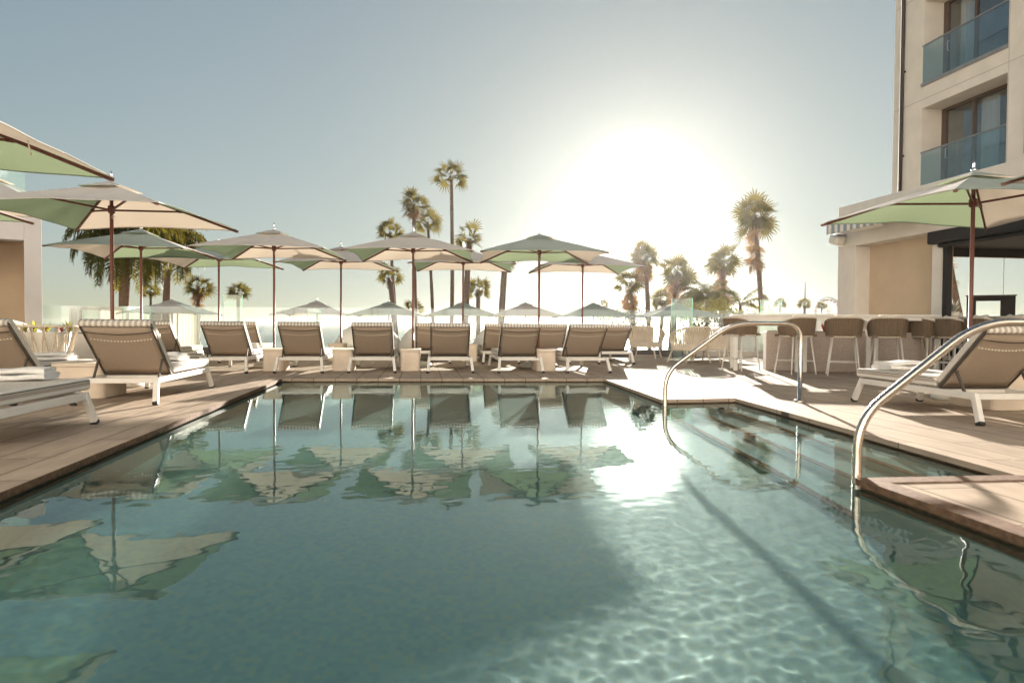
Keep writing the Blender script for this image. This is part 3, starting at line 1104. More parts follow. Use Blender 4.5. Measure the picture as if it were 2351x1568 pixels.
# ================================================================== towels
def make_towel(seed):
    r_ = random.Random(seed)
    root = empty('folded_towel')
    root['category'] = 'towel'
    names = ('bottom_fold', 'top_fold')
    z = 0.0
    for k in range(2):
        mb = MB()
        L, W, T = (0.21 - 0.012 * k, 0.15 - 0.02 * k, 0.048 - 0.006 * k)
        ph = r_.random() * 6

        def fn(u, v, L=L, W=W, T=T, z=z, ph=ph):
            a = 2 * math.pi * u
            c, s = math.cos(a), math.sin(a)
            yy = W * (abs(c) ** 0.35) * (1 if c > 0 else -1)
            zz = T / 2 * (abs(s) ** 0.6) * (1 if s > 0 else -1)
            end = 1 - 0.25 * max(0, abs(2 * v - 1) - 0.86) / 0.14
            x = L * (2 * v - 1)
            zz = zz * (0.85 + 0.15 * end) * (1 + 0.14 * math.sin(5 * v + ph) + 0.05 * math.sin(17 * v + 3 * u + ph))
            return (x + 0.006 * math.sin(9 * u + ph), yy * (0.94 + 0.06 * end) + 0.008 * math.sin(6 * v + ph), z + T / 2 + zz + 0.004 * math.sin(7 * v + ph))
        mb.surf(fn, 28, 20)
        o = len(mb.v)
        for v in (0, 1):
            pts = [fn(i / 28, v) for i in range(28)]
            mb.add(pts, [list(range(28)) if v else list(reversed(range(28)))])
        mb.build(names[k], M['towel_white'], root)
        z += T * 0.93
    return root


def lp(o, x, y, z):
    M4 = Matrix.Translation(o.location) @ Matrix.Rotation(o.rotation_euler.z, 4, 'Z')
    return M4 @ Vector((x, y, z))


TOW = make_towel(3)
G_TOW = 'white towels folded on the loungers'
sides = [o for o in COL.objects if o.get('group') == G_SIDE]
lA, lB, lC, lR = sides[:4]
tws = [
    (lA, -0.06, 1.50, R(8), 'white folded towel on the nearest striped lounger foot at the left edge'),
    (lB, 0.05, 1.25, R(4), 'white folded towel on the lounger behind the nearest one, before the low wall'),
    (lC, 0.0, 1.22, R(-6), 'white folded towel on the seat of the big left lounger'),
    (lR, -0.05, 1.42, R(5), 'white folded towel on the right-hand lounger behind the handrail'),
    (LF[0], 0.05, 1.15, R(3), 'white towel on the first far-row lounger seat'),
    (LB_[3], -0.05, 1.2, R(-5), 'white towel on the second-row lounger left of the fifth one'),
]
for (o_, x, y, rz, lab) in tws:
    p = lp(o_, x, y, 0.357)
    t = place(TOW, USED, p, o_.rotation_euler.z + rz, lab)
    t['group'] = G_TOW


# ================================================================== handrails
def bend(pts, r, n=7):
    """rounds the inner corners of a polyline"""
    res = [Vector(pts[0])]
    for i in range(1, len(pts) - 1):
        p, a, b = Vector(pts[i]), Vector(pts[i - 1]), Vector(pts[i + 1])
        rr_ = r[i - 1] if isinstance(r, (list, tuple)) else r
        u_, v_ = (a - p).normalized(), (b - p).normalized()
        s, e = p + u_ * rr_, p + v_ * rr_
        for k in range(n + 1):
            t = k / n
            res.append(s * (1 - t) ** 2 + p * 2 * t * (1 - t) + e * t ** 2)
    res.append(Vector(pts[-1]))
    return res


def handrail(pw, pd, label):
    pw, pd = Vector((pw.x, pw.y, 0)), Vector((pd.x, pd.y, 0))
    d = (pd - pw)
    L = d.length
    d.normalize()
    root = empty('handrail', pd, 0, label, 'handrail', 'steel handrails at the pool steps')
    Z = Vector((0, 0, 1))
    pts = [pw - Z * 0.9, pw + Z * 0.30, pw + d * 0.70 + Z * 0.815, pw + d * L + Z * 0.815, pw + d * L]
    pts = [p - pd for p in pts]
    mb = MB()
    mb.tube(bend(pts, [0.17, 0.20, 0.17], 8), 0.0235, 16)
    mb.build('rail', M['steel'], root)
    mb = MB()
    mb.lathe([(0.026, 0.022), (0.055, 0.016), (0.058, 0.006), (0.058, 0.001)], 24)
    mb.build('flange', M['steel'], root)


pw1 = at(1527, 935, 7.05); pd1 = gp(1836, 922)
handrail(pw1, pd1, 'farther steel handrail, whole, from the deck into the water in front of the bar')
pw2 = gp(1984, 1096) + E2 * 0.06
handrail(pw2, pw2 + E1 * 1.34, 'nearer steel handrail crossing in front of the right-hand lounger, cut by the right edge')
# ================================================================== palms and plants
GROUND = -8.3


def fan_blade(mb, hub, d, size, rr_, droop, mi=0, span=105, segs=12):
    """one fan leaf: joined leaflets that split towards their drooping tips"""
    d = d.normalized()
    ref = Vector((0, 0, 1)) if abs(d.z) < 0.93 else Vector((1, 0, 0))
    s = d.cross(ref).normalized()
    up = s.cross(d).normalized()
    tilt = rr_.uniform(-1.3, 1.3)
    s2 = s * math.cos(tilt) + up * math.sin(tilt)
    up2 = s2.cross(d).normalized()
    vs, fs = [hub], []
    rim = []
    for i in range(segs + 1):
        a = R(-span + 2 * span * i / segs)
        rad = d * math.cos(a) + s2 * math.sin(a) + up2 * (0.10 * abs(math.sin(a)) - 0.06)
        L = size * (0.80 + 0.20 * math.cos(a * 0.8))
        rim.append(hub + rad * (L * 0.36) - Vector((0, 0, droop * size * 0.05 * (1 + abs(math.sin(a))))))
    vs += rim
    for i in range(segs):
        fs.append((0, 1 + i, 2 + i))
        a = R(-span + 2 * span * (i + 0.5) / segs)
        rad = d * math.cos(a) + s2 * math.sin(a) + up2 * (0.10 * abs(math.sin(a)) - 0.06)
        L = size * (0.82 + 0.18 * math.cos(a * 0.8)) * rr_.uniform(0.72, 1.12)
        mid = hub + rad * (L * 0.72) - Vector((0, 0, droop * size * rr_.uniform(0.02, 0.10)))
        tip = hub + rad * (L * 0.97) - Vector((0, 0, droop * size * rr_.uniform(0.08, 0.26)))
        w_ = (rim[i + 1] - rim[i]) * 0.34
        k = len(vs)
        vs += [mid - w_, mid + w_, tip]
        fs.append((1 + i, k, k + 1, 2 + i))
        fs.append((k, k + 2, k + 1))
    mb.add(vs, fs, mi, False)


def palm_trunk(root, base, top, r0, r1, wob, rr_, n=18):
    pts, rs = [], []
    sx = rr_.uniform(-1, 1)
    for i in range(n + 1):
        t = i / n
        p = base.lerp(top, t) + Vector((wob * math.sin(math.pi * t) * sx, 0, 0))
        pts.append(p)
        rs.append((r0 + (r1 - r0) * t) * (1 + 0.05 * (i % 2)) * rr_.uniform(0.97, 1.04))
    mb = MB()
    mb.tube(pts, rs, 10)
    return mb.build('trunk', M['bark_palm'], root)


def fan_palm(u, v, r_px, u_base, Rm, label, group, leaves=30, skirt=0, trunk=0.15, seed=0, low=-0.55, spike=0, boots=0, name='fan_palm'):
    rr_ = random.Random(seed * 17 + 5)
    Yd = FOC * Rm / r_px
    c = at(u, v, Yd)
    v_b = 735
    cb = at(u_base, v_b, Yd)
    k = (c.x - cb.x) / max(0.3, c.z - cb.z)
    zb_ = GROUND
    xb = cb.x - k * (cb.z - zb_) * 0.6
    base = Vector((xb, Yd, zb_))
    root = empty(name, base, 0, label, 'palm tree', group)
    C = c - base
    palm_trunk(root, Vector((0, 0, 0)), C - Vector((0, 0, Rm * 0.10)), trunk * 1.5, trunk, 0.25, rr_, 22)
    mb = MB()
    ga = 2.39996
    for i in range(leaves):
        t = (i + 0.5) / leaves
        el = math.asin(max(-1, min(1, low + (0.99 - low) * t)))
        az = i * ga + rr_.uniform(-0.3, 0.3)
        d = Vector((math.cos(az) * math.cos(el), math.sin(az) * math.cos(el), math.sin(el)))
        pet = Rm * (rr_.uniform(0.16, 0.60) if (i % 3 == 0 or leaves > 28) else rr_.uniform(0.36, 0.62))
        hub = C + d * pet - Vector((0, 0, 0.10 * Rm * math.cos(el)))
        side = d.cross(Vector((0, 0, 1))).normalized() if abs(d.z) < 0.98 else Vector((1, 0, 0))
        a, b = C + d * 0.1, hub
        w_ = side * (0.022 * Rm)
        mb.add([a - w_, a + w_, b + w_ * 0.7, b - w_ * 0.7], [(0, 1, 2, 3)])
        dd = (d - Vector((0, 0, rr_.uniform(0.1, 0.45) * math.cos(el)))).normalized()
        fan_blade(mb, hub, dd, Rm * rr_.uniform(0.44, 0.68), rr_, 0.45 + 0.5 * (1 - t))
    mb.build('crown', M['frond_fan'], root)
    if skirt:
        mb = MB()
        for i in range(int(16 + 14 * skirt)):
            az = i * ga
            zz = -rr_.uniform(0.15, 0.25 + 1.1 * skirt) * Rm
            o_ = Vector((math.cos(az), math.sin(az), 0))
            hub = C + o_ * (trunk + 0.10 * Rm * rr_.random()) + Vector((0, 0, zz))
            d = (o_ * rr_.uniform(0.15, 0.6) - Vector((0, 0, 1))).normalized()
            fan_blade(mb, hub, d, Rm * rr_.uniform(0.36, 0.55), rr_, 0.35, span=60, segs=10)
        mb.build('skirt', M['frond_dead'], root)
    if boots:
        mb = MB()
        for i in range(36):
            az = i * ga
            zz = -0.25 * Rm - i / 36 * boots
            o_ = Vector((math.cos(az), math.sin(az), 0))
            p = C + Vector((0, 0, zz)) + o_ * trunk * 0.9
            mb.beam(p, p + o_ * 0.12 + Vector((0, 0, 0.22)), 0.07, 0.02)
        mb.build('leaf_bases', M['bark_palm'], root)
    return root


G_P1 = 'fan palms behind the middle umbrellas'
G_P2 = 'fan palms in the sun glare at the right'
G_P3 = 'palms beyond the left terrace'
G_P4 = 'small distant palms at the right'
fan_palm(1036, 402, 46, 1030, 1.6, 'tallest fan palm with a long bare thin trunk', G_P1, 20, 0, 0.13, 1, low=-0.45)
fan_palm(950, 466, 45, 961, 1.6, 'fan palm left of the tallest, a rusty collar under its crown', G_P1, 23, 0.3, 0.14, 2)
fan_palm(982, 508, 40, 990, 1.6, 'fan palm whose crown overlaps the collared palm, thin dark trunk', G_P1, 20, 0, 0.13, 3)
fan_palm(896, 530, 40, 916, 1.6, 'leftmost fan palm crown above the umbrella before the tallest palms', G_P1, 20, 0, 0.13, 4)
fan_palm(1078, 545, 42, 1071, 1.45, 'fan palm with a thick pale rough trunk right of the tallest', G_P1, 20, 0, 0.21, 5, boots=1.2)
fan_palm(1160, 592, 40, 1152, 1.35, 'thick-trunked palm whose crown hides behind the green-undersided umbrella', G_P1, 20, 0, 0.22, 6, boots=1.0)
fan_palm(895, 634, 37, 903, 1.35, 'short fan palm under the middle canopies with a shaggy brown trunk', G_P1, 20, 0, 0.2, 7, low=-0.4, boots=0.8)
fan_palm(1098, 662, 37, 1098, 1.35, 'short fan palm standing alone between the two thick trunks', G_P1, 20, 0, 0.17, 8, low=-0.5, boots=0.5)
fan_palm(951, 706, 28, 951, 1.3, 'lowest fan palm of the middle group, only a spiky top above the glass', G_P1, 20, 0, 0.16, 9, low=-0.2)

fan_palm(455, 655, 38, 457, 1.5, 'shaggy fan palm with hanging dead leaves right of the feather palms', G_P3, 28, 0.9, 0.15, 10)
fan_palm(547, 672, 35, 549, 1.4, 'short dark fan palm behind the free glass screen at the left', G_P3, 28, 0, 0.15, 11, low=-0.3)
fan_palm(346, 668, 24, 346, 1.4, 'small fan palm low between the two feather palms', G_P3, 26, 0, 0.15, 12)

fan_palm(1482, 586, 54, 1487, 1.75, 'glaring fan palm closest to the sun, tallest of its clump', G_P2, 30, 0.6, 0.15, 20)
fan_palm(1448, 644, 48, 1452, 1.6, 'drooping fan palm at the lower left of the glaring clump', G_P2, 26, 1.0, 0.15, 21)
fan_palm(1556, 624, 55, 1549, 1.7, 'bushy fan palm behind the tall free glass screen', G_P2, 30, 0.9, 0.18, 22, low=-0.8)
fan_palm(1660, 596, 54, 1670, 1.7, 'fan palm with a long ragged skirt left of the leaning one', G_P2, 30, 1.3, 0.15, 23, low=-0.7)
fan_palm(1734, 492, 62, 1748, 1.75, 'tall leaning fan palm, highest on the right, dead skirt below its crown', G_P2, 30, 1.5, 0.13, 24, low=-0.85)
fan_palm(1522, 688, 38, 1520, 1.5, 'dense low fan palm under the glaring clump', G_P2, 30, 0, 0.16, 25, low=-0.7)
fan_palm(1588, 690, 36, 1588, 1.5, 'low fan palm half seen through the tall free glass screen', G_P2, 30, 0, 0.16, 27, low=-0.7)
fan_palm(1447, 695, 26, 1449, 1.4, 'small fan palm below the drooping one, just above the glass rail', G_P2, 23, 0.4, 0.16, 28, low=-0.6)
fan_palm(1387, 699, 17, 1387, 1.4, 'tiny distant fan palm above the lower green umbrella', G_P2, 20, 0, 0.15, 26, low=-0.3)
fan_palm(1754, 686, 15, 1754, 1.4, 'tiny palm at the foot of the tall leaning fan palm', G_P4, 26, 0, 0.15, 30, low=-0.3)
fan_palm(1791, 697, 18, 1791, 1.4, 'tiny palm behind the small glass screen beside the bar', G_P4, 26, 0, 0.15, 31, low=-0.3)
fan_palm(1846, 699, 20, 1846, 1.4, 'tiny dark palm under the thin spire', G_P4, 26, 0, 0.15, 32, low=-0.3)
fan_palm(1886, 703, 14, 1886, 1.4, 'tiny palm at the left rim of the ferris wheel', G_P4, 26, 0, 0.15, 33, low=-0.3)
fan_palm(2168, 540, 60, 2219, 1.6, 'leaning palm seen through the pavilion opening with dead fronds under its crown', 'palm behind the pavilion', 26, 1.4, 0.17, 34)


def feather_palm(u, v, r_px, u_base, Rm, label, group, fronds=24, seed=0, trunk=0.2, hang=1.0, leaf=0.55, mat='frond_feather', low=-0.1):
    rr_ = random.Random(seed * 31 + 3)
    Yd = FOC * Rm / r_px
    c = at(u, v, Yd)
    cb = at(u_base, 735, Yd)
    base = Vector((cb.x + (cb.x - c.x) * 0.5, Yd, GROUND))
    root = empty('feather_palm', base, 0, label, 'palm tree', group)
    C = c - base
    palm_trunk(root, Vector((0, 0, 0)), C, trunk * 1.25, trunk, 0.2, rr_, 24)
    mb = MB()
    ga = 2.39996
    for i in range(fronds):
        t = (i + 0.5) / fronds
        el = math.asin(low + (0.97 - low) * t)
        az = i * ga + rr_.uniform(-0.25, 0.25)
        L = Rm * rr_.uniform(0.95, 1.2)
        o_ = Vector((math.cos(az), math.sin(az), 0))
        p = Vector(C)
        ang = el
        n = 26
        st = L / n
        pts = [Vector(p)]
        for k in range(n):
            p = p + (o_ * math.cos(ang) + Vector((0, 0, 1)) * math.sin(ang)) * st
            ang -= (0.045 + 0.05 * k / n) * hang * (1.15 - 0.3 * t) 
            ang = max(ang, R(-88))
            pts.append(Vector(p))
        mb.tube(pts[::3] + [pts[-1]], [0.03 * Rm / 3] * len(pts[::3]) + [0.004], 4)
        side = Vector((-o_.y, o_.x, 0))
        for k in range(4, n + 1):
            for h_ in (0.0, 0.5):
                if k == n and h_ > 0:
                    continue
                q = pts[k] if h_ == 0 else (pts[k] + pts[min(k + 1, n)]) / 2
                tt = k / n
                fwd = (pts[k] - pts[k - 1]).normalized()
                ll = Rm * leaf * (0.35 + 0.65 * math.sin(math.pi * min(1, 0.12 + tt * 0.85))) * rr_.uniform(0.8, 1.15)
                for s in (-1, 1):
                    d1 = (side * s * rr_.uniform(0.6, 1.0) + fwd * 0.55 + Vector((0, 0, rr_.uniform(-0.35, 0.35)))).normalized()
                    a = q
                    b = a + d1 * ll * 0.42
                    d2 = (d1 * 0.45 + Vector((0, 0, -1.0 * hang))).normalized()
                    c_ = b + d2 * ll * 0.58
                    wv = fwd * (0.011 * Rm)
                    mb.add([a - wv * 0.6, a + wv * 0.6, b + wv, b - wv, c_], [(0, 1, 2, 3), (3, 2, 4)])
    mb.build('crown', M[mat], root)
    return root


feather_palm(290, 545, 132, 274, 2.9, 'large feather palm with drooping fronds behind the left umbrellas', G_P3, 44, 1, 0.23, 1.25, 0.36, low=-0.35)
feather_palm(386, 552, 100, 378, 2.7, 'second feather palm, its dark tuft of fronds rising right of the large umbrella', G_P3, 44, 2, 0.20, 1.25, 0.36, low=-0.45)
feather_palm(1622, 684, 60, 1624, 1.7, 'low yellow-green feather palm at the foot of the skirted fan palm', G_P2, 34, 5, 0.12, 0.9, 0.34, low=-0.35)
feather_palm(1700, 700, 60, 1690, 1.9, 'thin arching feather palm with bare looking fronds left of the bar', G_P2, 10, 6, 0.10, 0.55, 0.30, low=0.1)


def leaf_cloud(root, name, mat, cs, n, leaf, rr_, parent=None):
    mb = MB()
    for i in range(n):
        cx_, cy_, cz_, rx, ry, rz_ = cs[i % len(cs)]
        while True:
            a = Vector((rr_.uniform(-1, 1), rr_.uniform(-1, 1), rr_.uniform(-1, 1)))
            if 0.25 < a.length < 1:
                break
        p = Vector((cx_ + a.x * rx, cy_ + a.y * ry, cz_ + a.z * rz_))
        d = Vector((rr_.uniform(-1, 1), rr_.uniform(-1, 1), rr_.uniform(-0.6, 1))).normalized()
        s = d.cross(Vector((rr_.uniform(-1, 1), rr_.uniform(-1, 1), rr_.uniform(-1, 1)))).normalized()
        l = leaf * rr_.uniform(0.6, 1.3)
        mb.add([p, p + d * l * 0.5 + s * l * 0.22, p + d * l, p + d * l * 0.5 - s * l * 0.22], [(0, 1, 2, 3)])
    return mb.build(name, M[mat], root if parent is None else parent)


def shrub(u, v, Yd, cs, label, n, leaf, seed, zb_=-1.0, name='leafy_shrub', mat='leaf_bush', group=None):
    rr_ = random.Random(seed)
    c = at(u, v, Yd)
    base = Vector((c.x, Yd, zb_))
    root = empty(name, base, 0, label, 'shrub', group)
    hh = c.z - zb_
    leaf_cloud(root, 'foliage', mat, [(a, b, hh + z, rx, ry, rz_) for a, b, z, rx, ry, rz_ in cs], n, leaf, rr_)
    mb = MB()
    for i in range(7):
        a = cs[i % len(cs)]
        tip = Vector((a[0] + rr_.uniform(-0.3, 0.3) * a[3], a[1], hh + a[2]))
        mb.tube([(0.05 * i - 0.15, 0, 0), (tip.x * 0.5, tip.y * 0.5, tip.z * 0.55), tip], [0.05, 0.035, 0.012], 6)
    mb.build('stems', M['bark_palm'], root)


shrub(1640, 725, 24, [(-0.7, 0, 0, 0.7, 0.6, 0.5), (0.1, 0.1, 0.1, 0.7, 0.6, 0.55), (0.6, 0, -0.1, 0.6, 0.5, 0.4), (-0.2, 0, -0.5, 1.1, 0.6, 0.4)],
      'dark leafy shrub right of the tall free glass screen, below the feather palm', 2600, 0.11, 41)
shrub(1715, 722, 26, [(-0.5, 0, -0.2, 0.7, 0.5, 0.35), (0.5, 0, 0.05, 0.6, 0.5, 0.3)], 'sparse twiggy shrub above the left end of the bar', 700, 0.09, 42)
shrub(1440, 722, 26, [(-0.4, 0, -0.2, 0.8, 0.5, 0.4), (0.5, 0, -0.1, 0.7, 0.5, 0.4)], 'sun-bleached shrub behind the glass under the glaring palms', 900, 0.11, 43)
# ================================================================== buildings
def frame_pt(C0, a, t, y, z=0.0):
    return Vector((C0[0] + a[0] * t - a[1] * y, C0[1] + a[1] * t + a[0] * y, z))


def t_of_u(C0, a, u, y=0.0):
    k = (u - 1175.5) / FOC
    bx_, by_ = C0[0] - a[1] * y, C0[1] + a[0] * y
    return (k * by_ - bx_) / (a[0] - k * a[1])


AX = (math.sin(R(8.4)), -math.cos(R(8.4)))          # along the faces, towards us
AZ = math.atan2(AX[1], AX[0])

# ---- hotel tower
Y0 = 20.0
P0 = at(2110, 300, Y0)
tcorner = t_of_u((P0.x, Y0), AX, 2041)
CT = (P0.x + AX[0] * tcorner, Y0 + AX[1] * tcorner)
TU = lambda u, y=0.0: t_of_u(CT, AX, u, y)
hotel = empty('hotel_building', (CT[0], CT[1], 0), AZ, 'cream hotel tower with recessed glass balconies, seen from below at the upper right', 'building')
ta, tb, tc_ = TU(2106), TU(2299), TU(2346)
WB = 2.9
mb = MB()
tops = []
fl0 = 4.72
FH = 3.06
openings = []
nb = 3
edges = [0.0]
bays = []
t = ta
for k in range(nb):
    bays.append((t, t + (tb - ta)))
    t += (tc_ - ta) + 0.75
ZT = 14.0
REC = 0.58
ZB = 3.0
# piers
px0 = 0.0
for (a, b) in bays:
    mb.bx(px0, a, 0, REC + 0.25, ZB, ZT)
    px0 = b
mb.bx(px0, px0 + 3, 0, REC + 0.25, ZB, ZT)
# spandrels: floor k spans z between openings
for (a, b) in bays:
    zlow = ZB
    for k in range(3):
        zf = fl0 + k * FH
        mb.bx(a, b, 0.003, REC + 0.247, zlow, zf)
        zlow = zf + 2.40
    mb.bx(a, b, 0.003, REC + 0.247, zlow, ZT - 0.003)
# body behind
mb.bx(0.3, px0 + 3, REC + 3.2, 9.0, ZB, ZT - 0.01)
mb.bx(0.0, 0.3, REC + 0.25, 9.0, ZB, ZT - 0.006)
mb.bx(0.5, 1.0, 8.0, 8.5, 0, ZB)
mb.bx(0.3, px0 + 3, REC + 0.25, 9.0, ZB + 0.002, ZB + 0.3)
for k in range(4):
    zf = fl0 + k * FH
    mb.bx(0.3, px0 + 3, REC + 0.25, REC + 3.2, zf - 0.35, zf - 0.004)
# thin control joints
mb.build('wall', M['stucco_hotel'], hotel)
mb = MB()
for k in range(3):
    zj = fl0 + k * FH - 0.42
    mb.bx(0.06, px0 + 3, -0.002, 0.0015, zj, zj + 0.014)
    zj2 = fl0 + k * FH + 2.40 + 0.0
for (a, b) in bays:
    mb.bx(b + 0.02, b + 0.032, -0.002, 0.0015, 0.5, ZT - 0.5)
mb.build('wall_joint', M['concrete'], hotel)
mb = MB()
mb.tube([(0.42, -0.06, ZB), (0.42, -0.06, ZT)], 0.055, 10)
for k in range(5):
    mb.bx(0.35, 0.50, -0.06, 0.0, 3.4 + k * 2.5, 3.45 + k * 2.5)
mb.build('downpipe', M['pipe_bronze'], hotel)
mb = MB()
mb.bx(bays[0][1] + 0.55, bays[0][1] + 0.70, -0.05, -0.003, 5.0, ZT)
mb.build('dark_gap', M['bronze_frame'], hotel)  # strip coloured dark in place of the shaded gap beyond the pier
for bi, (a, b) in enumerate(bays):
    for k in range(3):
        zf = fl0 + k * FH
        zt_ = zf + 2.40
        wdt = b - a
        y0_ = REC + 0.05
        # sliding doors: frame, three panes, curtain
        mb = MB()
        mb.bx(a + 0.002, b - 0.002, y0_, y0_ + 0.09, zt_ - 0.09, zt_ - 0.003)
        mb.bx(a + 0.002, b - 0.002, y0_, y0_ + 0.09, zf + 0.003, zf + 0.07)
        xs_ = [a, a + wdt * 0.40, a + wdt * 0.78, b]
        for q in xs_:
            lo, hi = (q - 0.04, q + 0.04)
            if q == a: lo, hi = a + 0.003, a + 0.17
            if q == b: lo, hi = b - 0.09, b - 0.003
            mb.bx(lo, hi, y0_ + 0.002, y0_ + 0.088, zf + 0.07, zt_ - 0.09)
        fr_ = mb.build('door_frame', M['bronze_frame'], hotel)
        mb = MB()
        for q0, q1 in zip(xs_[:-1], xs_[1:]):
            mb.bx(q0 + 0.02, q1 - 0.02, y0_ + 0.04, y0_ + 0.048, zf + 0.05, zt_ - 0.07)
        mb.build('pane', M['window_glass'], fr_)
        mb = MB()
        mb.tube(bend([(a + 0.24, y0_ - 0.01, zf + 0.95), (a + 0.24, y0_ - 0.06, zf + 0.95), (a + 0.24, y0_ - 0.06, zf + 1.22), (a + 0.24, y0_ - 0.01, zf + 1.22)], 0.02, 3), 0.010, 6)
        mb.build('handle', M['white_metal'], fr_)
        mb = MB()

        def cur(u, v, x0_=a + wdt * (0.14 if k % 2 else 0.42), w_=wdt * 0.20):
            return (x0_ + w_ * u, y0_ + 0.20 + 0.04 * math.sin(u * 40) + 0.02 * math.sin(u * 23), zf + 0.05 + v * 2.25)
        mb.surf(cur, 60, 1)

        def cur2(u, v, x0_=a + wdt * 0.74, w_=wdt * 0.26):
            return (x0_ + w_ * u, y0_ + 0.20 + 0.04 * math.sin(u * 45) + 0.02 * math.sin(u * 17), zf + 0.05 + v * 2.25)
        mb.surf(cur2, 45, 1)
        mb.build('curtain', M['curtain_cloth'], hotel)
        mb = MB()
        mb.bx(a - 0.1, b + 0.1, REC + 3.0, REC + 3.1, zf, zt_)
        mb.bx(a - 0.02, a, REC + 0.27, REC + 3.0, zf, zt_)
        mb.bx(b, b + 0.02, REC + 0.27, REC + 3.0, zf, zt_)
        mb.build('room', M['room_dark'], hotel)
        # balustrade
        mb = MB()
        mb.bx(a - 0.02, b + 0.0, -0.025, 0.02, zf + 1.10, zf + 1.135)
        rl = mb.build('balustrade', M['rail_grey'], hotel)
        mb = MB()
        mb.bx(a - 0.02, b, -0.05, 0.03, zf - 0.05, zf + 0.04)
        mb.build('shoe', M['rail_grey'], rl)
        for (q0, q1) in ((a + 0.0, a + wdt * 0.46), (a + wdt * 0.46 + 0.02, b)):
            mb = MB()
            mb.bx(q0, q1, -0.008, 0.004, zf + 0.04, zf + 1.10)
            mb.build('glass_panel', M['balcony_glass'], rl)

# ---- an added wing, unseen behind the camera, that bounces sunlight into the shade
wing = empty('bounce_wing', (-26, -9.5, 0), 0, 'unseen wall added behind the camera to bounce sunlight onto the terrace', 'building')
mb = MB()
WL, WH = 56.0, 16.0
bw_ = 4.0
for k in range(5):
    z0_ = 0 if k == 0 else k * 3.06 - 0.55
    mb.bx(0, WL, -0.4, 0, z0_, k * 3.06 + (0.0 if k else 0.35))
    for i in range(15):
        mb.bx(i * bw_ - 0.55, i * bw_ + 0.55, -0.4, -0.003, k * 3.06 + (0.0 if k else 0.35), k * 3.06 + 2.51)
mb.bx(0, WL, -0.4, 0, 14.75, WH)
mb.bx(0, WL, -8, -1.6, 0, WH)
mb.build('wall', M['bounce_white'], wing)
for k in range(5):
    mb = MB()
    mb.bx(0.6, WL - 0.6, -0.9, -0.86, k * 3.06 + 0.1, k * 3.06 + 2.5)
    f_ = mb.build('window', M['curtain_cloth'], wing)

# ---- bar pavilion
CP_ = at(1925, 500, 15.0)
CP = (CP_.x, 15.0)
PU = lambda u, y=0.0: t_of_u(CP, AX, u, y)
pav = empty('bar_pavilion', (CP[0], CP[1], 0), AZ, 'flat-roofed cream bar pavilion with a deep parapet and an open side, under the tower', 'building')
tp, tq, tr_ = PU(1960), PU(2134), PU(2155)
zt_, zf_ = 3.39, 2.50
PL = 9.0
mb = MB()
mb.bx(0, PL, 0, 0.45, zf_, zt_)                               # parapet along the pool
mb.bx(0, 0.4, 0.45, 6.0, zf_, zt_ - 0.004)                     # parapet towards the sea
mb.bx(0.002, tp, 0.004, 0.9, 0, zf_ - 0.001)                   # corner pillar
mb.build('wall', M['stucco_white'], pav, bevel=0.01)
mb = MB()
mb.bx(tp, tq, 0.34, 0.44, 0, zf_ - 0.002)
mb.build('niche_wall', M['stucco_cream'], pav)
mb = MB()
mb.bx(0.4, PL, 0.45, 6.0, zt_ - 0.45, zt_ - 0.25)
mb.build('roof', M['stucco_white'], pav)
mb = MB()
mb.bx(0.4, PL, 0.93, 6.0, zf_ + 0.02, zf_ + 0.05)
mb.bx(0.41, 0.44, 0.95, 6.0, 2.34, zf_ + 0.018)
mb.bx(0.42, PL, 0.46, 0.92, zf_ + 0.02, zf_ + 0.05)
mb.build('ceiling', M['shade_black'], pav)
mb = MB()
mb.bx(tq, tr_, 0.02, 0.20, 0, zf_ - 0.004)
mb.build('post', M['stucco_white'], pav)
mb = MB()
mb.bx(tr_, tr_ + 0.09, 0.05, 0.16, 0, 2.28)
tube_c = [(tr_ - 0.12, 0.02, 2.40), (PL - 0.5, 0.02, 2.40)]
mb.build('screen_track', M['shade_black'], pav)
mb = MB()
mb.bx(tr_ - 0.22, PL - 0.4, -0.10, 0.14, 2.27, 2.495)
mb.bx(tr_ - 0.05, PL - 0.4, -0.04, 0.05, 2.20, 2.27)
mb.build('roller_screen', M['shade_black'], pav, bevel=0.03)
mb = MB()
mb.bx(0.0, 0.15, 1.0, 6.0, 0.0, 0.12)
mb.build('sill', M['concrete'], pav)
for (u0, u1) in ((1960, 2034), (2150, 2215)):
    a, b = PU(u0), PU(u1)
    mb = MB()
    zc = 2.83
    hw = empty('wall_heater', frame_pt(CP, AX, (a + b) / 2, -0.12, zc), AZ,
               'slim white heater bar under the parapet beside the corner lamp' if u0 == 1960 else 'slim white heater bar half hidden by the big right umbrella',
               'heater', 'heater bars on the pavilion')
    L = (b - a) / 2
    mb = MB()
    rot = Matrix.Rotation(R(-25), 3, 'X')
    mb.box((0, 0, 0), (2 * L, 0.14, 0.075), rot=rot)
    mb.build('housing', M['white_metal'], hw, bevel=0.008)
    mb = MB()
    for s in (-0.6, 0.6):
        mb.bx(s * L - 0.02, s * L + 0.02, 0.0, 0.118, 0.02, 0.05)
    mb.build('bracket', M['rail_grey'], hw)
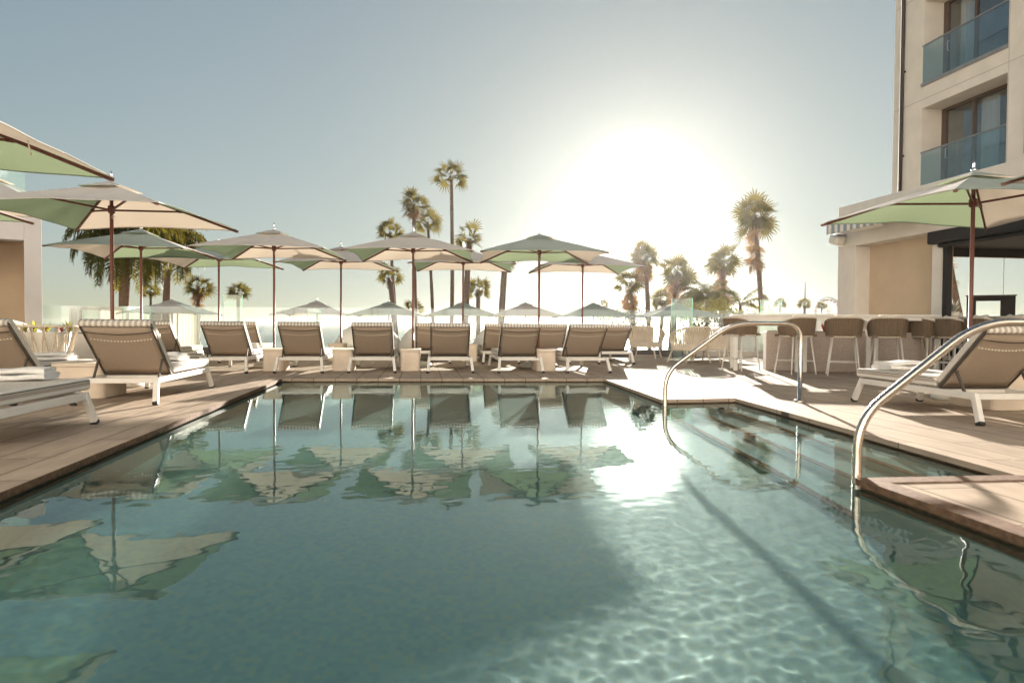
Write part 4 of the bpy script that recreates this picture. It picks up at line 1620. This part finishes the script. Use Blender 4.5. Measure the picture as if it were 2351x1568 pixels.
# corner lamp
lampy = empty('flood_lamp', frame_pt(CP, AX, 0.28, -0.16, 2.66), AZ, 'boxy white lamp on a bracket at the pavilion corner', 'lamp')
mb = MB(); mb.box((-0.08, 0, 0), (0.30, 0.22, 0.19), rot=Matrix.Rotation(R(18), 3, 'Y')); mb.build('housing', M['base_white'], lampy, bevel=0.05, seg=3)
mb = MB(); mb.bx(-0.03, 0.03, -0.05, 0.158, 0.08, 0.11); mb.tube(bend([(-0.18, 0, 0.08), (-0.16, 0, 0.17), (0.06, 0, 0.16), (0.08, 0.10, 0.1)], 0.03, 4), 0.008, 6); mb.build('bracket', M['rail_grey'], lampy)
# striped awning above the niche
a0_ = PU(1893, -0.62)
a1_ = a0_ + 2.6
aw = empty('striped_awning', frame_pt(CP, AX, 0, 0, 0), AZ, 'short retracted awning with a grey and white striped valance on the pavilion', 'awning')
mb = MB()
mb.add([(a0_, -0.62, 2.93), (a1_, -0.62, 2.93), (a1_, -0.003, 3.06), (a0_, -0.003, 3.06), (a0_, -0.62, 2.905), (a1_, -0.62, 2.905), (a1_, -0.003, 3.035), (a0_, -0.003, 3.035)],
       [(0, 1, 2, 3), (7, 6, 5, 4), (0, 4, 5, 1), (0, 3, 7, 4), (1, 5, 6, 2)])
mb.build('cloth_roof', M['sail_white'], aw)
mb = MB()
mb.surf(lambda u, v: (a0_ + (a1_ - a0_) * u, -0.622 - 0.01 * math.sin(u * 40) * v, 2.915 - 0.20 * v), 60, 3)
mb.build('valance', M['awning_stripe'], aw, solid=0.004)
for ax_ in (a0_ + 0.7, a1_ - 0.2):
    mb = MB()
    mb.beam((ax_, -0.60, 2.90), (ax_, -0.003, 2.80), 0.03, 0.04)
    mb.build('arm', M['white_metal'], aw)

# ---- left building: a wall with an opening, turned a little towards the pool
PLB = at(95, 500, 13.3)
LBA = R(180 + 36)
lb = empty('poolside_building', (PLB.x, 13.3, 0), LBA, 'low grey-white building at the left edge with a deep beige recess', 'building')
LD = (math.cos(LBA), math.sin(LBA))
kk = (57 - 1175.5) / FOC
s57 = (kk * 13.3 - PLB.x) / (LD[0] - kk * LD[1])
mb = MB()
mb.bx(0, s57, -0.4, 0, 0, 2.95)
mb.bx(s57, s57 + 3.2, -0.4, -0.002, 2.34, 2.947)
mb.bx(s57 + 3.2, s57 + 6, -0.4, 0, 0, 2.95)
mb.build('wall', M['stucco_grey'], lb, bevel=0.008)
mb = MB()
mb.bx(s57 + 0.001, s57 + 3.2, -1.7, -0.402, 2.45, 2.60)
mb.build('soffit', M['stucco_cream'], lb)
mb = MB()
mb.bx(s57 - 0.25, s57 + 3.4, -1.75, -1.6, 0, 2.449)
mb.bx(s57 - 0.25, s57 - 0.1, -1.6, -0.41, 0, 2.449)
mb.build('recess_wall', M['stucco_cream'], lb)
mb = MB()
for k in range(4):
    mb.bx(0.25 + k * 1.5, 0.25 + k * 1.5 + 1.48, -0.30, -0.288, 2.95, 3.95)
mb.build('glass_parapet', M['screen_glass'], lb)

# ================================================================== glass rail with its kerb
ra, rb = Vector((-13.2, 17.15, 0)), Vector((4.75, 17.75, 0))
rail = empty('glass_railing', ra, math.atan2(rb.y - ra.y, rb.x - ra.x), 'frameless glass railing along the seaward edge of the terrace', 'railing')
RL = (rb - ra).length
mb = MB(); mb.bx(0, RL, -0.14, 0.14, 0.0, 0.17); mb.build('kerb', M['kerb_dark'], rail, bevel=0.01)
n = 12
for k in range(n):
    mb = MB()
    mb.bx(RL * k / n + 0.006, RL * (k + 1) / n - 0.006, -0.007, 0.007, 0.12, 1.19)
    mb.build('glass_panel', M['rail_glass'], rail)
rc, rd = Vector((4.75, 17.75, 0)), Vector((16, 18.1, 0))
rail2 = empty('glass_railing', rc, math.atan2(rd.y - rc.y, rd.x - rc.x), 'continuation of the glass railing behind the bar and pavilion', 'railing')
mb = MB(); mb.bx(0.01, 11.2, -0.12, 0.12, 0.0, 0.15); mb.build('kerb', M['concrete'], rail2, bevel=0.01)
for k in range(7):
    mb = MB()
    mb.bx(1.6 * k + 0.02, 1.6 * k + 1.59, -0.007, 0.007, 0.12, 1.19)
    mb.build('glass_panel', M['rail_glass'], rail2)


def screen(u0, u1, v_top, Yd, z0, label, skew=0.0):
    a, b = at(u0, v_top, Yd), at(u1, v_top, Yd + skew)
    d = Vector((b.x - a.x, b.y - a.y, 0))
    root = empty('glass_screen', (a.x, a.y, z0), math.atan2(d.y, d.x), label, 'glass screen', 'free standing glass screens')
    H = a.z - z0
    L = d.length
    mb = MB(); mb.bx(0, L, -0.008, 0.008, 0, H); mb.build('pane', M['screen_glass'], root)
    mb = MB(); mb.bx(L + 0.0005, L + 0.012, -0.009, 0.009, 0, H); mb.bx(-0.012, -0.0005, -0.009, 0.009, 0, H); mb.build('polished_edge', M['glass_edge'], root)


screen(1543, 1589, 686, 17.0, 0, 'tall greenish glass screen standing above the rail before the bushy palms', -0.35)
screen(1747, 1795, 688, 18.6, 0, 'small glass screen rising behind the left end of the bar', -0.2)
screen(282, 345, 703, 18.6, -1.0, 'glass screen in front of the white cabanas at the left')
screen(513, 556, 677, 19.0, -1.0, 'tall glass screen before the short dark palm at the left')
screen(706, 735, 709, 19.2, -1.0, 'narrow glass screen under the lower cream umbrella')

# ================================================================== cabanas and sun pods beyond the loungers
def cabana(u0, u1, Yd, label):
    a, b = at(u0, 720, Yd), at(u1, 720, Yd)
    wd = b.x - a.x
    root = empty('cabana', (a.x, Yd, -1.0), R(3), label, 'cabana', 'white cabanas on the lower terrace')
    H = at(u0, 703, Yd).z + 1.0
    mb = MB()
    for x in (0.03, wd - 0.03):
        for y in (0.03, 1.7):
            mb.bx(x - 0.03, x + 0.03, y - 0.03, y + 0.03, 0, H - 0.08)
    mb.bx(0, wd, 0, 0.06, H - 0.08, H); mb.bx(0, wd, 1.67, 1.73, H - 0.08, H)
    mb.bx(0, 0.06, 0.061, 1.669, H - 0.08, H); mb.bx(wd - 0.06, wd, 0.061, 1.669, H - 0.08, H)
    mb.build('frame', M['white_metal'], root)
    mb = MB(); mb.surf(lambda u, v: (0.03 + (wd - 0.06) * u, 0.03 + 1.67 * v, H - 0.03 - 0.05 * math.sin(math.pi * u) * math.sin(math.pi * v)), 8, 8)
    mb.build('canopy', M['sail_white'], root, solid=0.01)
    mb = MB(); mb.surf(lambda u, v: (0.05 + (wd - 0.1) * u, 1.62 + 0.03 * math.sin(u * 50), 0.1 + (H - 0.2) * v), 50, 2)
    mb.surf(lambda u, v: (0.05 + 0.3 * u, 0.08 + 0.05 * math.sin(u * 30), 0.1 + (H - 0.2) * v), 20, 2)
    mb.build('curtain', M['curtain_cloth'], root)
    mb = MB(); mb.bx(0.15, wd - 0.15, 0.2, 1.5, 0.1, 0.5); mb.build('daybed', M['cushion_sand'], root, bevel=0.06)


cabana(158, 290, 20.5, 'white framed cabana with beige curtains at the left behind the glass')
cabana(343, 408, 21.5, 'smaller looking white cabana right of the first, under a lower umbrella')


def make_pod():
    root = empty('daybed_pod')
    root['category'] = 'daybed'
    mb = MB()

    def fn(u, v):
        a = math.pi * u
        e = math.pi / 2 * v * 1.05
        return (0.8 * math.cos(a) * math.cos(e), -0.75 * math.sin(a) * math.cos(e) * (1 + 0.004 * math.sin(a * 60)), 0.12 + 0.70 * math.sin(e))
    mb.surf(fn, 48, 14)
    mb.build('hood', M['sail_white'], root, solid=0.02)
    mb = MB(); mb.lathe([(0, 0.06), (0.72, 0.06), (0.78, 0.10), (0.78, 0.24), (0.72, 0.30), (0, 0.31)], 32); mb.build('cushion', M['cushion_sand'], root)
    mb = MB()
    mb.lathe([(0, 0), (0.6, 0), (0.6, 0.058), (0, 0.058)], 24); mb.build('plinth', M['white_metal'], root)
    return root


POD = make_pod()
for (u, Yd, lab) in ((846, 16.2, 'white hooded daybed pod behind the lounger standing alone between two tables'),
                     (992, 16.2, 'white hooded daybed pod behind the middle table'),
                     (1160, 16.3, 'white hooded daybed pod behind the fifth far-row lounger'),
                     (-12, 9.6, 'white hooded daybed pod at the left edge in front of the beige recess')):
    p = at(u, 780, Yd)
    o = place(POD, USED, (p.x, Yd, 0), R(3) if u > 0 else R(60), lab)
    o['group'] = 'white hooded daybeds'

# ================================================================== low wall, basket planters
wl = at(128, 790, 10.6)
lw = empty('planter_wall', (wl.x, 10.6, 0), R(4), 'low white planter wall behind the left loungers with curved shadows on it', 'planter')
mb = MB(); mb.bx(0.0, 1.35, 0, 0.55, 0, 0.60); mb.build('wall', M['stucco_white'], lw, bevel=0.015)
mb = MB(); mb.bx(0.06, 1.29, 0.06, 0.49, 0.60, 0.612); mb.build('soil_bed', M['soil'], lw)


def spiky(root, name, mat, base, n, L, rr_, spread=0.7, wid=0.03):
    mb = MB()
    for i in range(n):
        az = i * 2.4 + rr_.uniform(-0.3, 0.3)
        el = R(rr_.uniform(35, 85))
        d = Vector((math.cos(az) * math.cos(el) * spread, math.sin(az) * math.cos(el) * spread, math.sin(el))).normalized()
        s = d.cross(Vector((0, 0, 1))).normalized() * wid
        l = L * rr_.uniform(0.7, 1.1)
        p0 = Vector(base); p1 = p0 + d * l * 0.5; p2 = p0 + d * l + Vector((d.x, d.y, -0.35)) * l * 0.22
        mb.add([p0 - s * 0.6, p0 + s * 0.6, p1 + s, p1 - s, p2], [(0, 1, 2, 3), (3, 2, 4)])
    return mb.build(name, M[mat], root)


def basket_planter(u, Yd, label):
    p = at(u, 780, Yd)
    root = empty('basket_planter', (p.x, Yd, 0), 0, label, 'planter', None)
    mb = MB()
    for i in range(30):
        a = 2 * math.pi * i / 30
        tw = 0.35 if i % 2 else -0.35
        mb.tube([(0.19 * math.cos(a), 0.19 * math.sin(a), 0.0), (0.26 * math.cos(a + tw * 0.5), 0.26 * math.sin(a + tw * 0.5), 0.36), (0.36 * math.cos(a + tw), 0.36 * math.sin(a + tw), 0.72)], 0.011, 5)
    mb.build('slats', M['rope_sand'], root)
    mb = MB()
    for z, r_ in ((0.015, 0.19), (0.72, 0.365)):
        mb.tube([(r_ * math.cos(t * 2 * math.pi / 28), r_ * math.sin(t * 2 * math.pi / 28), z) for t in range(28)], 0.018, 6, closed=True)
    mb.build('rim', M['rope_sand'], root)
    mb = MB(); mb.lathe([(0, 0.02), (0.15, 0.02), (0.27, 0.64), (0.25, 0.64), (0, 0.60)], 20); mb.build('pot', M['base_white'], root)
    return root


bp_ = basket_planter(112, 9.4, 'woven basket planter with lime green bromeliads by the low white wall')
rr2 = random.Random(5)
for (u, Yd, mt_, n, L, lab) in ((158, 9.4, 'leaf_lime', 9, 0.26, 'lime green bromeliad leaning out of the basket planter to the right'),
                               (142, 9.4, 'leaf_red', 7, 0.16, 'dark red bromeliad in the basket planter'),
                               (108, 9.3, 'leaf_lime', 8, 0.22, 'yellow-green bromeliad left of the red one'),
                               (78, 9.2, 'leaf_lime', 9, 0.24, 'yellow-green bromeliad above the lounger back at the left edge'),
                               (58, 9.1, 'leaf_lime', 8, 0.20, 'small yellow-green bromeliad at the far left')):
    p = at(u, 750, Yd)
    r_ = empty('bromeliad', (p.x, Yd, 0.64), 0, lab, 'plant', 'bromeliads in the planters')
    spiky(r_, 'leaves', mt_, (0, 0, 0), n, L * 0.75, rr2, 1.1, 0.016)
    spiky(r_, 'heart', 'leaf_red', (0, 0, 0), 5, L * 0.55, rr2, 0.5, 0.015)
p = at(38, 720, 11.4)
r_ = empty('spiky_shrub', (p.x, 11.4, 0.0), 0, 'dark spiky shrub against the beige recess at the left edge', 'shrub')
spiky(r_, 'leaves', 'leaf_bush', (0, 0, 0.3), 40, 0.6, rr2, 1.0, 0.014)
mb = MB(); mb.lathe([(0, 0), (0.2, 0), (0.26, 0.36), (0.24, 0.36), (0, 0.33)], 20); mb.build('pot', M['base_white'], r_)

# ================================================================== the long bar table, stools, rope chairs
BA = R(-14)
b0 = Vector((4.02, 12.55, 0))
bar = empty('bar_table', b0, BA, 'long white communal bar table on square legs beside the pool', 'bar table')
BLN, BW = 3.3, 0.95
mb = MB(); mb.bx(0, BLN, -BW / 2, BW / 2, 0.965, 1.0); mb.build('table_top', M['white_metal'], bar, bevel=0.006)
mb = MB(); mb.bx(0.04, BLN - 0.04, -BW / 2 + 0.03, -BW / 2 + 0.06, 0.90, 0.964); mb.bx(0.04, BLN - 0.04, BW / 2 - 0.06, BW / 2 - 0.03, 0.90, 0.964); mb.build('apron', M['white_metal'], bar)
for x in (0.06, 1.08, 1.20, 2.20, 2.32, BLN - 0.06):
    for y in (-BW / 2 + 0.045, BW / 2 - 0.045):
        mb = MB(); mb.bx(x - 0.035, x + 0.035, y - 0.035, y + 0.035, 0, 0.90); mb.build('leg', M['white_metal'], bar, bevel=0.004)
pt = empty('stone_planter', b0 + Vector((math.cos(BA), math.sin(BA), 0)) * 0.6, BA, 'rough pinkish stone planter standing under the bar table', 'planter')
mb = MB(); mb.bx(0, 2.5, -0.16, 0.30, 0, 0.70); mb.build('trough', M['granite_pink'], pt, bevel=0.012)
mb = MB(); mb.bx(0.03, 2.47, -0.13, 0.27, 0.70, 0.712); mb.build('soil_bed', M['soil'], pt)
for k, x in enumerate((0.35, 1.0, 1.8)):
    spiky(pt, 'succulent', 'leaf_bush' if k != 1 else 'leaf_red', (x, 0.05, 0.70), 12, 0.20, rr2, 0.7, 0.02)


def make_stool():
    root = empty('bar_stool')
    root['category'] = 'bar stool'
    mb = MB()

    def shell(u, v):
        a = math.pi * (-0.12 + 1.24 * u) + math.pi            # opens towards +y
        h_ = 0.31 * (1 - 0.48 * max(0, (abs(2 * u - 1) - 0.30) / 0.7) ** 1.3)
        rr_ = 0.245 + 0.03 * v
        c_, s_ = math.cos(a), math.sin(a)
        k_ = (abs(c_) ** 3.2 + abs(s_) ** 3.2) ** (-1 / 3.2)             # rounded square, not a circle
        return (rr_ * c_ * k_, rr_ * s_ * k_ * 0.95, 0.63 + h_ * v)
    mb.surf(shell, 30, 6)
    bk = mb.build('backrest', M['wicker'], root, solid=0.016)
    mb = MB()
    for i in range(31):
        u = i / 30
        mb.tube([Vector(shell(u, k / 4)) * 1.0 + Vector((shell(u, k / 4)[0], shell(u, k / 4)[1], 0)).normalized() * 0.010 for k in range(5)], 0.006, 4)
    mb.build('woven_cords', M['wicker'], bk)
    mb = MB(); mb.tube([shell(i / 24, 1.0) for i in range(25)], 0.018, 8); mb.tube([shell(i / 24, 0.0) for i in range(25)], 0.015, 8); mb.build('back_frame', M['rope_sand'], root)
    mb = MB(); mb.bx(-0.235, 0.235, -0.225, 0.235, 0.622, 0.662); mb.build('seat', M['wicker'], root)
    mb = MB(); mb.bx(-0.215, 0.215, -0.20, 0.225, 0.664, 0.722); mb.build('cushion', M['cushion_sand'], root, bevel=0.02, seg=3)
    mb = MB()
    mb.surf(lambda u, v: (-0.15 + 0.30 * u, -0.14 + 0.05 * math.sin(math.pi * v) - 0.05 * math.sin(math.pi * u), 0.73 + 0.23 * v + 0.01 * math.sin(8 * u)), 10, 8)
    mb.build('pillow', M['cushion_sand'], root, solid=0.07, bevel=0.0)
    feet = []
    for sx in (-1, 1):
        for sy in (-1, 1):
            mb = MB()
            mb.tube([(0.165 * sx, 0.165 * sy, 0.64), (0.235 * sx, 0.225 * sy, 0.0)], [0.015, 0.010], 8)
            mb.build('leg', M['white_metal'], root)
    mb = MB()
    q = 0.212
    qy = 0.206
    for a, b in (((-q, -qy), (q, -qy)), ((q, -qy), (q, qy)), ((q, qy), (-q, qy)), ((-q, qy), (-q, -qy))):
        mb.tube([(a[0], a[1], 0.22), (b[0], b[1], 0.22)], 0.008, 6)
    mb.build('footrest', M['white_metal'], root)
    return root


STL = make_stool()
G_ST = 'woven bar stools at the long white table'
G_ST2 = 'woven bar stools at the tiled counter'
for (u, v, rz, lab) in ((1710, 852, R(-14) - R(48), 'woven bar stool at the left end of the bar table, behind the far handrail'),
                        (1838, 860, R(-14) + R(28), 'woven bar stool directly behind the deck post of the far handrail'),
                        (1950, 864, R(-22), 'woven bar stool right of the far handrail, squarely back-on'),
                        (2052, 866, R(-20), 'woven bar stool at the right end of the long table, above the towel')):
    p = gp(u, v)
    o = place(STL, USED, (p.x, p.y + 0.22, 0), rz, lab)
    o['group'] = G_ST
for (x, y, lab) in ((7.02, 12.1, 'farthest stool at the tiled counter, half behind the long table end'),
                    (7.08, 11.55, 'stool in front of the first patterned tiles, next after the farthest'),
                    (7.15, 10.95, 'stool at the tiled counter left of the umbrella pole'),
                    (7.22, 10.35, 'stool at the tiled counter right of the umbrella pole'),
                    (7.30, 9.75, 'stool at the tiled counter nearest to the right edge')):
    o = place(STL, USED, (x, y, 0), R(-86), lab)
    o['group'] = G_ST2
# counter with a patterned tile front
cn = empty('bar_counter', frame_pt(CP, AX, tr_ + 0.1, -0.02), AZ, 'bar counter with a black and white lattice tile front in the pavilion opening', 'counter')
mb = MB(); mb.bx(0, 6, 0.02, 0.45, 0, 0.93); mb.build('body', M['stucco_white'], cn)
mb = MB(); mb.bx(-0.02, 6, -0.12, 0.6, 0.932, 0.975); mb.build('counter_top', M['concrete'], cn, bevel=0.006)
mb = MB()
cell = 0.22
for i in range(26):
    for j in range(4):
        x, z = 0.06 + i * cell, 0.06 + j * cell
        if (i + j) % 2:
            mb.bx(x + 0.06, x + cell - 0.06, 0.006, 0.0195, z + 0.02, z + cell - 0.02)
        else:
            mb.bx(x + 0.02, x + cell - 0.02, 0.006, 0.0195, z + 0.06, z + cell - 0.06)
mb.build('tile_front', M['shade_black'], cn)
# things on and behind the counter
p = at(2188, 722, 12.3)
r_ = empty('potted_plant', (p.x, 12.3, 0.977), 0, 'silvery spiky potted plant on the bar counter left of the umbrella pole', 'plant')
spiky(r_, 'leaves', 'leaf_silver', (0, 0, 0.06), 22, 0.30, rr2, 0.75, 0.02)
mb = MB(); mb.lathe([(0, 0), (0.08, 0), (0.10, 0.10), (0.09, 0.10), (0, 0.09)], 18); mb.build('pot', M['base_white'], r_)
p = at(2274, 722, 13.6)
r_ = empty('fire_hood', (p.x, 13.6, 0), R(-33), 'black open box frame standing behind the counter right of the umbrella pole', 'fireplace')
mb = MB()
mb.bx(-0.40, -0.24, 0, 0.12, 0, 1.42); mb.bx(0.16, 0.40, 0, 0.12, 0, 1.42); mb.bx(-0.24, 0.16, 0.0, 0.12, 1.33, 1.42); mb.bx(-0.24, 0.16, 0, 0.12, 0, 0.9)
mb.build('surround', M['shade_black'], r_, bevel=0.006)
mb = MB(); mb.bx(-0.42, 0.42, -0.02, 0.14, 1.423, 1.445); mb.build('cap', M['dark_metal'], r_)


def make_rope_chair():
    root = empty('rope_armchair')
    root['category'] = 'armchair'

    def shell(u, v):
        a = math.pi * (-0.10 + 1.20 * u) + math.pi
        h_ = 0.46 * (1 - 0.45 * abs(2 * u - 1) ** 2.5)
        rr_ = 0.34 + 0.08 * v
        return Vector((rr_ * math.cos(a), rr_ * math.sin(a) * 0.92, 0.27 + h_ * v))
    mb = MB()
    mb.tube([shell(i / 28, 1.0) for i in range(29)], 0.018, 8)
    mb.tube([shell(i / 28, 0.0) for i in range(29)] , 0.016, 8)
    mb.build('frame', M['rope_sand'], root)
    mb = MB()
    for i in range(56):
        u = (i + 0.5) / 56
        mb.tube([shell(u + (0.012 if i % 2 else -0.012) * k, k) for k in (0, 0.5, 1)], 0.011, 5)
    mb.build('rope_back', M['rope_sand'], root)
    mb = MB(); mb.lathe([(0, 0.25), (0.34, 0.25), (0.35, 0.28), (0, 0.285)], 28); mb.build('seat', M['rope_sand'], root)
    mb = MB(); mb.lathe([(0, 0.287), (0.30, 0.287), (0.325, 0.31), (0.32, 0.36), (0.26, 0.385), (0, 0.39)], 28); mb.build('cushion', M['cushion_sand'], root)
    mb = MB()
    mb.surf(lambda u, v: (-0.22 + 0.44 * u, -0.20 + 0.08 * math.sin(math.pi * v) - 0.05 * math.sin(math.pi * u), 0.39 + 0.30 * v), 10, 8)
    mb.build('pillow', M['cushion_sand'], root, solid=0.09)
    for sx in (-1, 1):
        for sy in (-1, 1):
            mb = MB(); mb.tube([(0.24 * sx, 0.23 * sy, 0.26), (0.30 * sx, 0.29 * sy, 0.0)], [0.02, 0.014], 8); mb.build('leg', M['rope_sand'], root)
    mb = MB()
    mb.tube([(-0.285, -0.275, 0.06), (0.285, -0.275, 0.06)], 0.010, 6); mb.tube([(-0.285, 0.275, 0.06), (0.285, 0.275, 0.06)], 0.010, 6)
    mb.build('stretcher', M['rope_sand'], root)
    return root


CH = make_rope_chair()
for (u, v, rz, lab) in ((1487, 824, R(-25), 'rope armchair in the glare right of the second-row lounger'),
                        (1590, 834, R(25), 'rope armchair left of its overlapping neighbour, behind the small dark table'),
                        (1642, 832, R(55), 'rope armchair partly behind the sloping handrail')):
    p = gp(u, v)
    o = place(CH, USED, (p.x, p.y + 0.3, 0), rz, lab)
    o.scale = (1.08, 1.08, 1.05)
    o['group'] = 'rope armchairs near the railing'
p = gp(1556, 826)
tb_ = empty('cafe_table', (p.x, p.y + 0.3, 0), 0, 'small thin-legged dark table between the rope armchairs', 'table')
mb = MB(); mb.lathe([(0, 0.44), (0.22, 0.44), (0.225, 0.45), (0.22, 0.46), (0, 0.46)], 24); mb.build('table_top', M['dark_metal'], tb_)
for k in range(3):
    a = k * 2.094
    mb = MB(); mb.tube([(0.12 * math.cos(a), 0.12 * math.sin(a), 0.44), (0.2 * math.cos(a), 0.2 * math.sin(a), 0)], 0.008, 6); mb.build('leg', M['dark_metal'], tb_)
p = at(1840, 712, 21.0)
r_ = empty('parapet_building', (at(1735, 712, 21).x, 21.0, -8.3), R(2), 'low flat white roof beyond the bar, left of the pavilion corner', 'building')
mb = MB(); mb.bx(0, 3.2, 0, 3, 0, 9.40); mb.build('wall', M['stucco_white'], r_)
mb = MB(); mb.bx(-0.05, 3.25, -0.05, 3.05, 9.403, 9.50); mb.build('roof_edge', M['stucco_white'], r_)

# ================================================================== far things
Yw = 620
c = at(1901, 716, Yw)
fw = empty('ferris_wheel', (c.x, Yw, GROUND), R(12), 'pale ferris wheel arch just left of the pavilion corner', 'ferris wheel')
cz = c.z - GROUND
Rw = 13.0
mb = MB()
for y in (-0.8, 0.8):
    mb.tube([(Rw * math.cos(k * 2 * math.pi / 48), y, cz + Rw * math.sin(k * 2 * math.pi / 48)) for k in range(48)], 0.5, 6, closed=True)
    mb.tube([(Rw * 0.88 * math.cos(k * 2 * math.pi / 48), y, cz + Rw * 0.88 * math.sin(k * 2 * math.pi / 48)) for k in range(48)], 0.16, 6, closed=True)
mb.build('rim', M['wheel_steel'], fw)
mb = MB()
for k in range(20):
    a = k * 2 * math.pi / 20
    for y in (-0.8, 0.8):
        mb.beam((0, y, cz), (Rw * math.cos(a), y, cz + Rw * math.sin(a)), 0.14, 0.14)
mb.build('spokes', M['wheel_steel'], fw)
mb = MB()
for s in (-1, 1):
    for y in (-2.2, 2.2):
        mb.beam((0, y * 0.6, cz), (7 * s, y, 0), 0.6, 0.6)
mb.tube([(0, -2, cz), (0, 2, cz)], 0.6, 12)
mb.build('support', M['wheel_steel'], fw)
for k in range(20):
    a = k * 2 * math.pi / 20 + 0.08
    mb = MB()
    o_ = (Rw * math.cos(a), 0, cz + Rw * math.sin(a))
    mb.lathe([(0, -3.2), (1.1, -3.0), (1.7, -2.0), (1.8, -1.6), (0.15, -1.5), (0.12, 0), (0, 0)], 10, c=o_)
    mb.lathe([(1.25, -0.35), (0.1, 0.25)], 10, c=o_)
    mb.build('gondola', M['gondola_red'], fw)
c = at(1848, 690, 560)
sp_ = empty('spire', (c.x, 560, GROUND), 0, 'thin pointed spire on the horizon above a tiny palm', 'spire')
top_ = at(1848, 648, 560).z - GROUND
mb = MB(); mb.tube([(0, 0, 0), (0, 0, top_ * 0.45), (0, 0, top_)], [2.6, 1.3, 0.3], 8); mb.build('shaft', M['wheel_steel'], sp_)
mb = MB(); mb.lathe([(1.4, top_ * 0.55), (1.6, top_ * 0.56), (0.6, top_ * 0.60)], 10); mb.build('collar', M['wheel_steel'], sp_)
Yb = 1480
c = at(437, 750, Yb)
bt = empty('sailboat', (c.x, Yb, -8.6), R(20), 'tiny sailboat on the sea left of the first far-row lounger', 'sailboat')
mb = MB()
hull = []
for i in range(9):
    t = i / 8
    wv = 1.5 * math.sin(math.pi * min(1, 0.15 + t * 0.85)) * (1 if t < 0.7 else (1 - (t - 0.7) / 0.32))
    hull.append((-5 + 10 * t, wv))
vs = [(x, -w_, 1.1) for x, w_ in hull] + [(x, w_, 1.1) for x, w_ in hull] + [(x * 0.9, 0, -0.3) for x, w_ in hull]
fs = []
for i in range(8):
    fs += [(i, i + 1, 18 + i + 1, 18 + i), (9 + i + 1, 9 + i, 18 + i, 18 + i + 1), (i + 1, i, 9 + i, 9 + i + 1)]
mb.add(vs, fs); mb.build('hull', M['base_white'], bt)
mb = MB(); mb.tube([(0.5, 0, 1), (0.5, 0, 14)], 0.12, 6); mb.tube([(0.5, 0, 2.2), (-3.8, 0, 2.3)], 0.1, 6); mb.build('mast', M['rail_grey'], bt)
mb = MB(); mb.add([(0.3, 0, 2.5), (-3.6, 0.15, 2.6), (-1.8, 0.35, 7), (0.3, 0.1, 13.6)], [(0, 1, 2, 3)]); mb.build('sail', M['wheel_steel'], bt, solid=0.05)
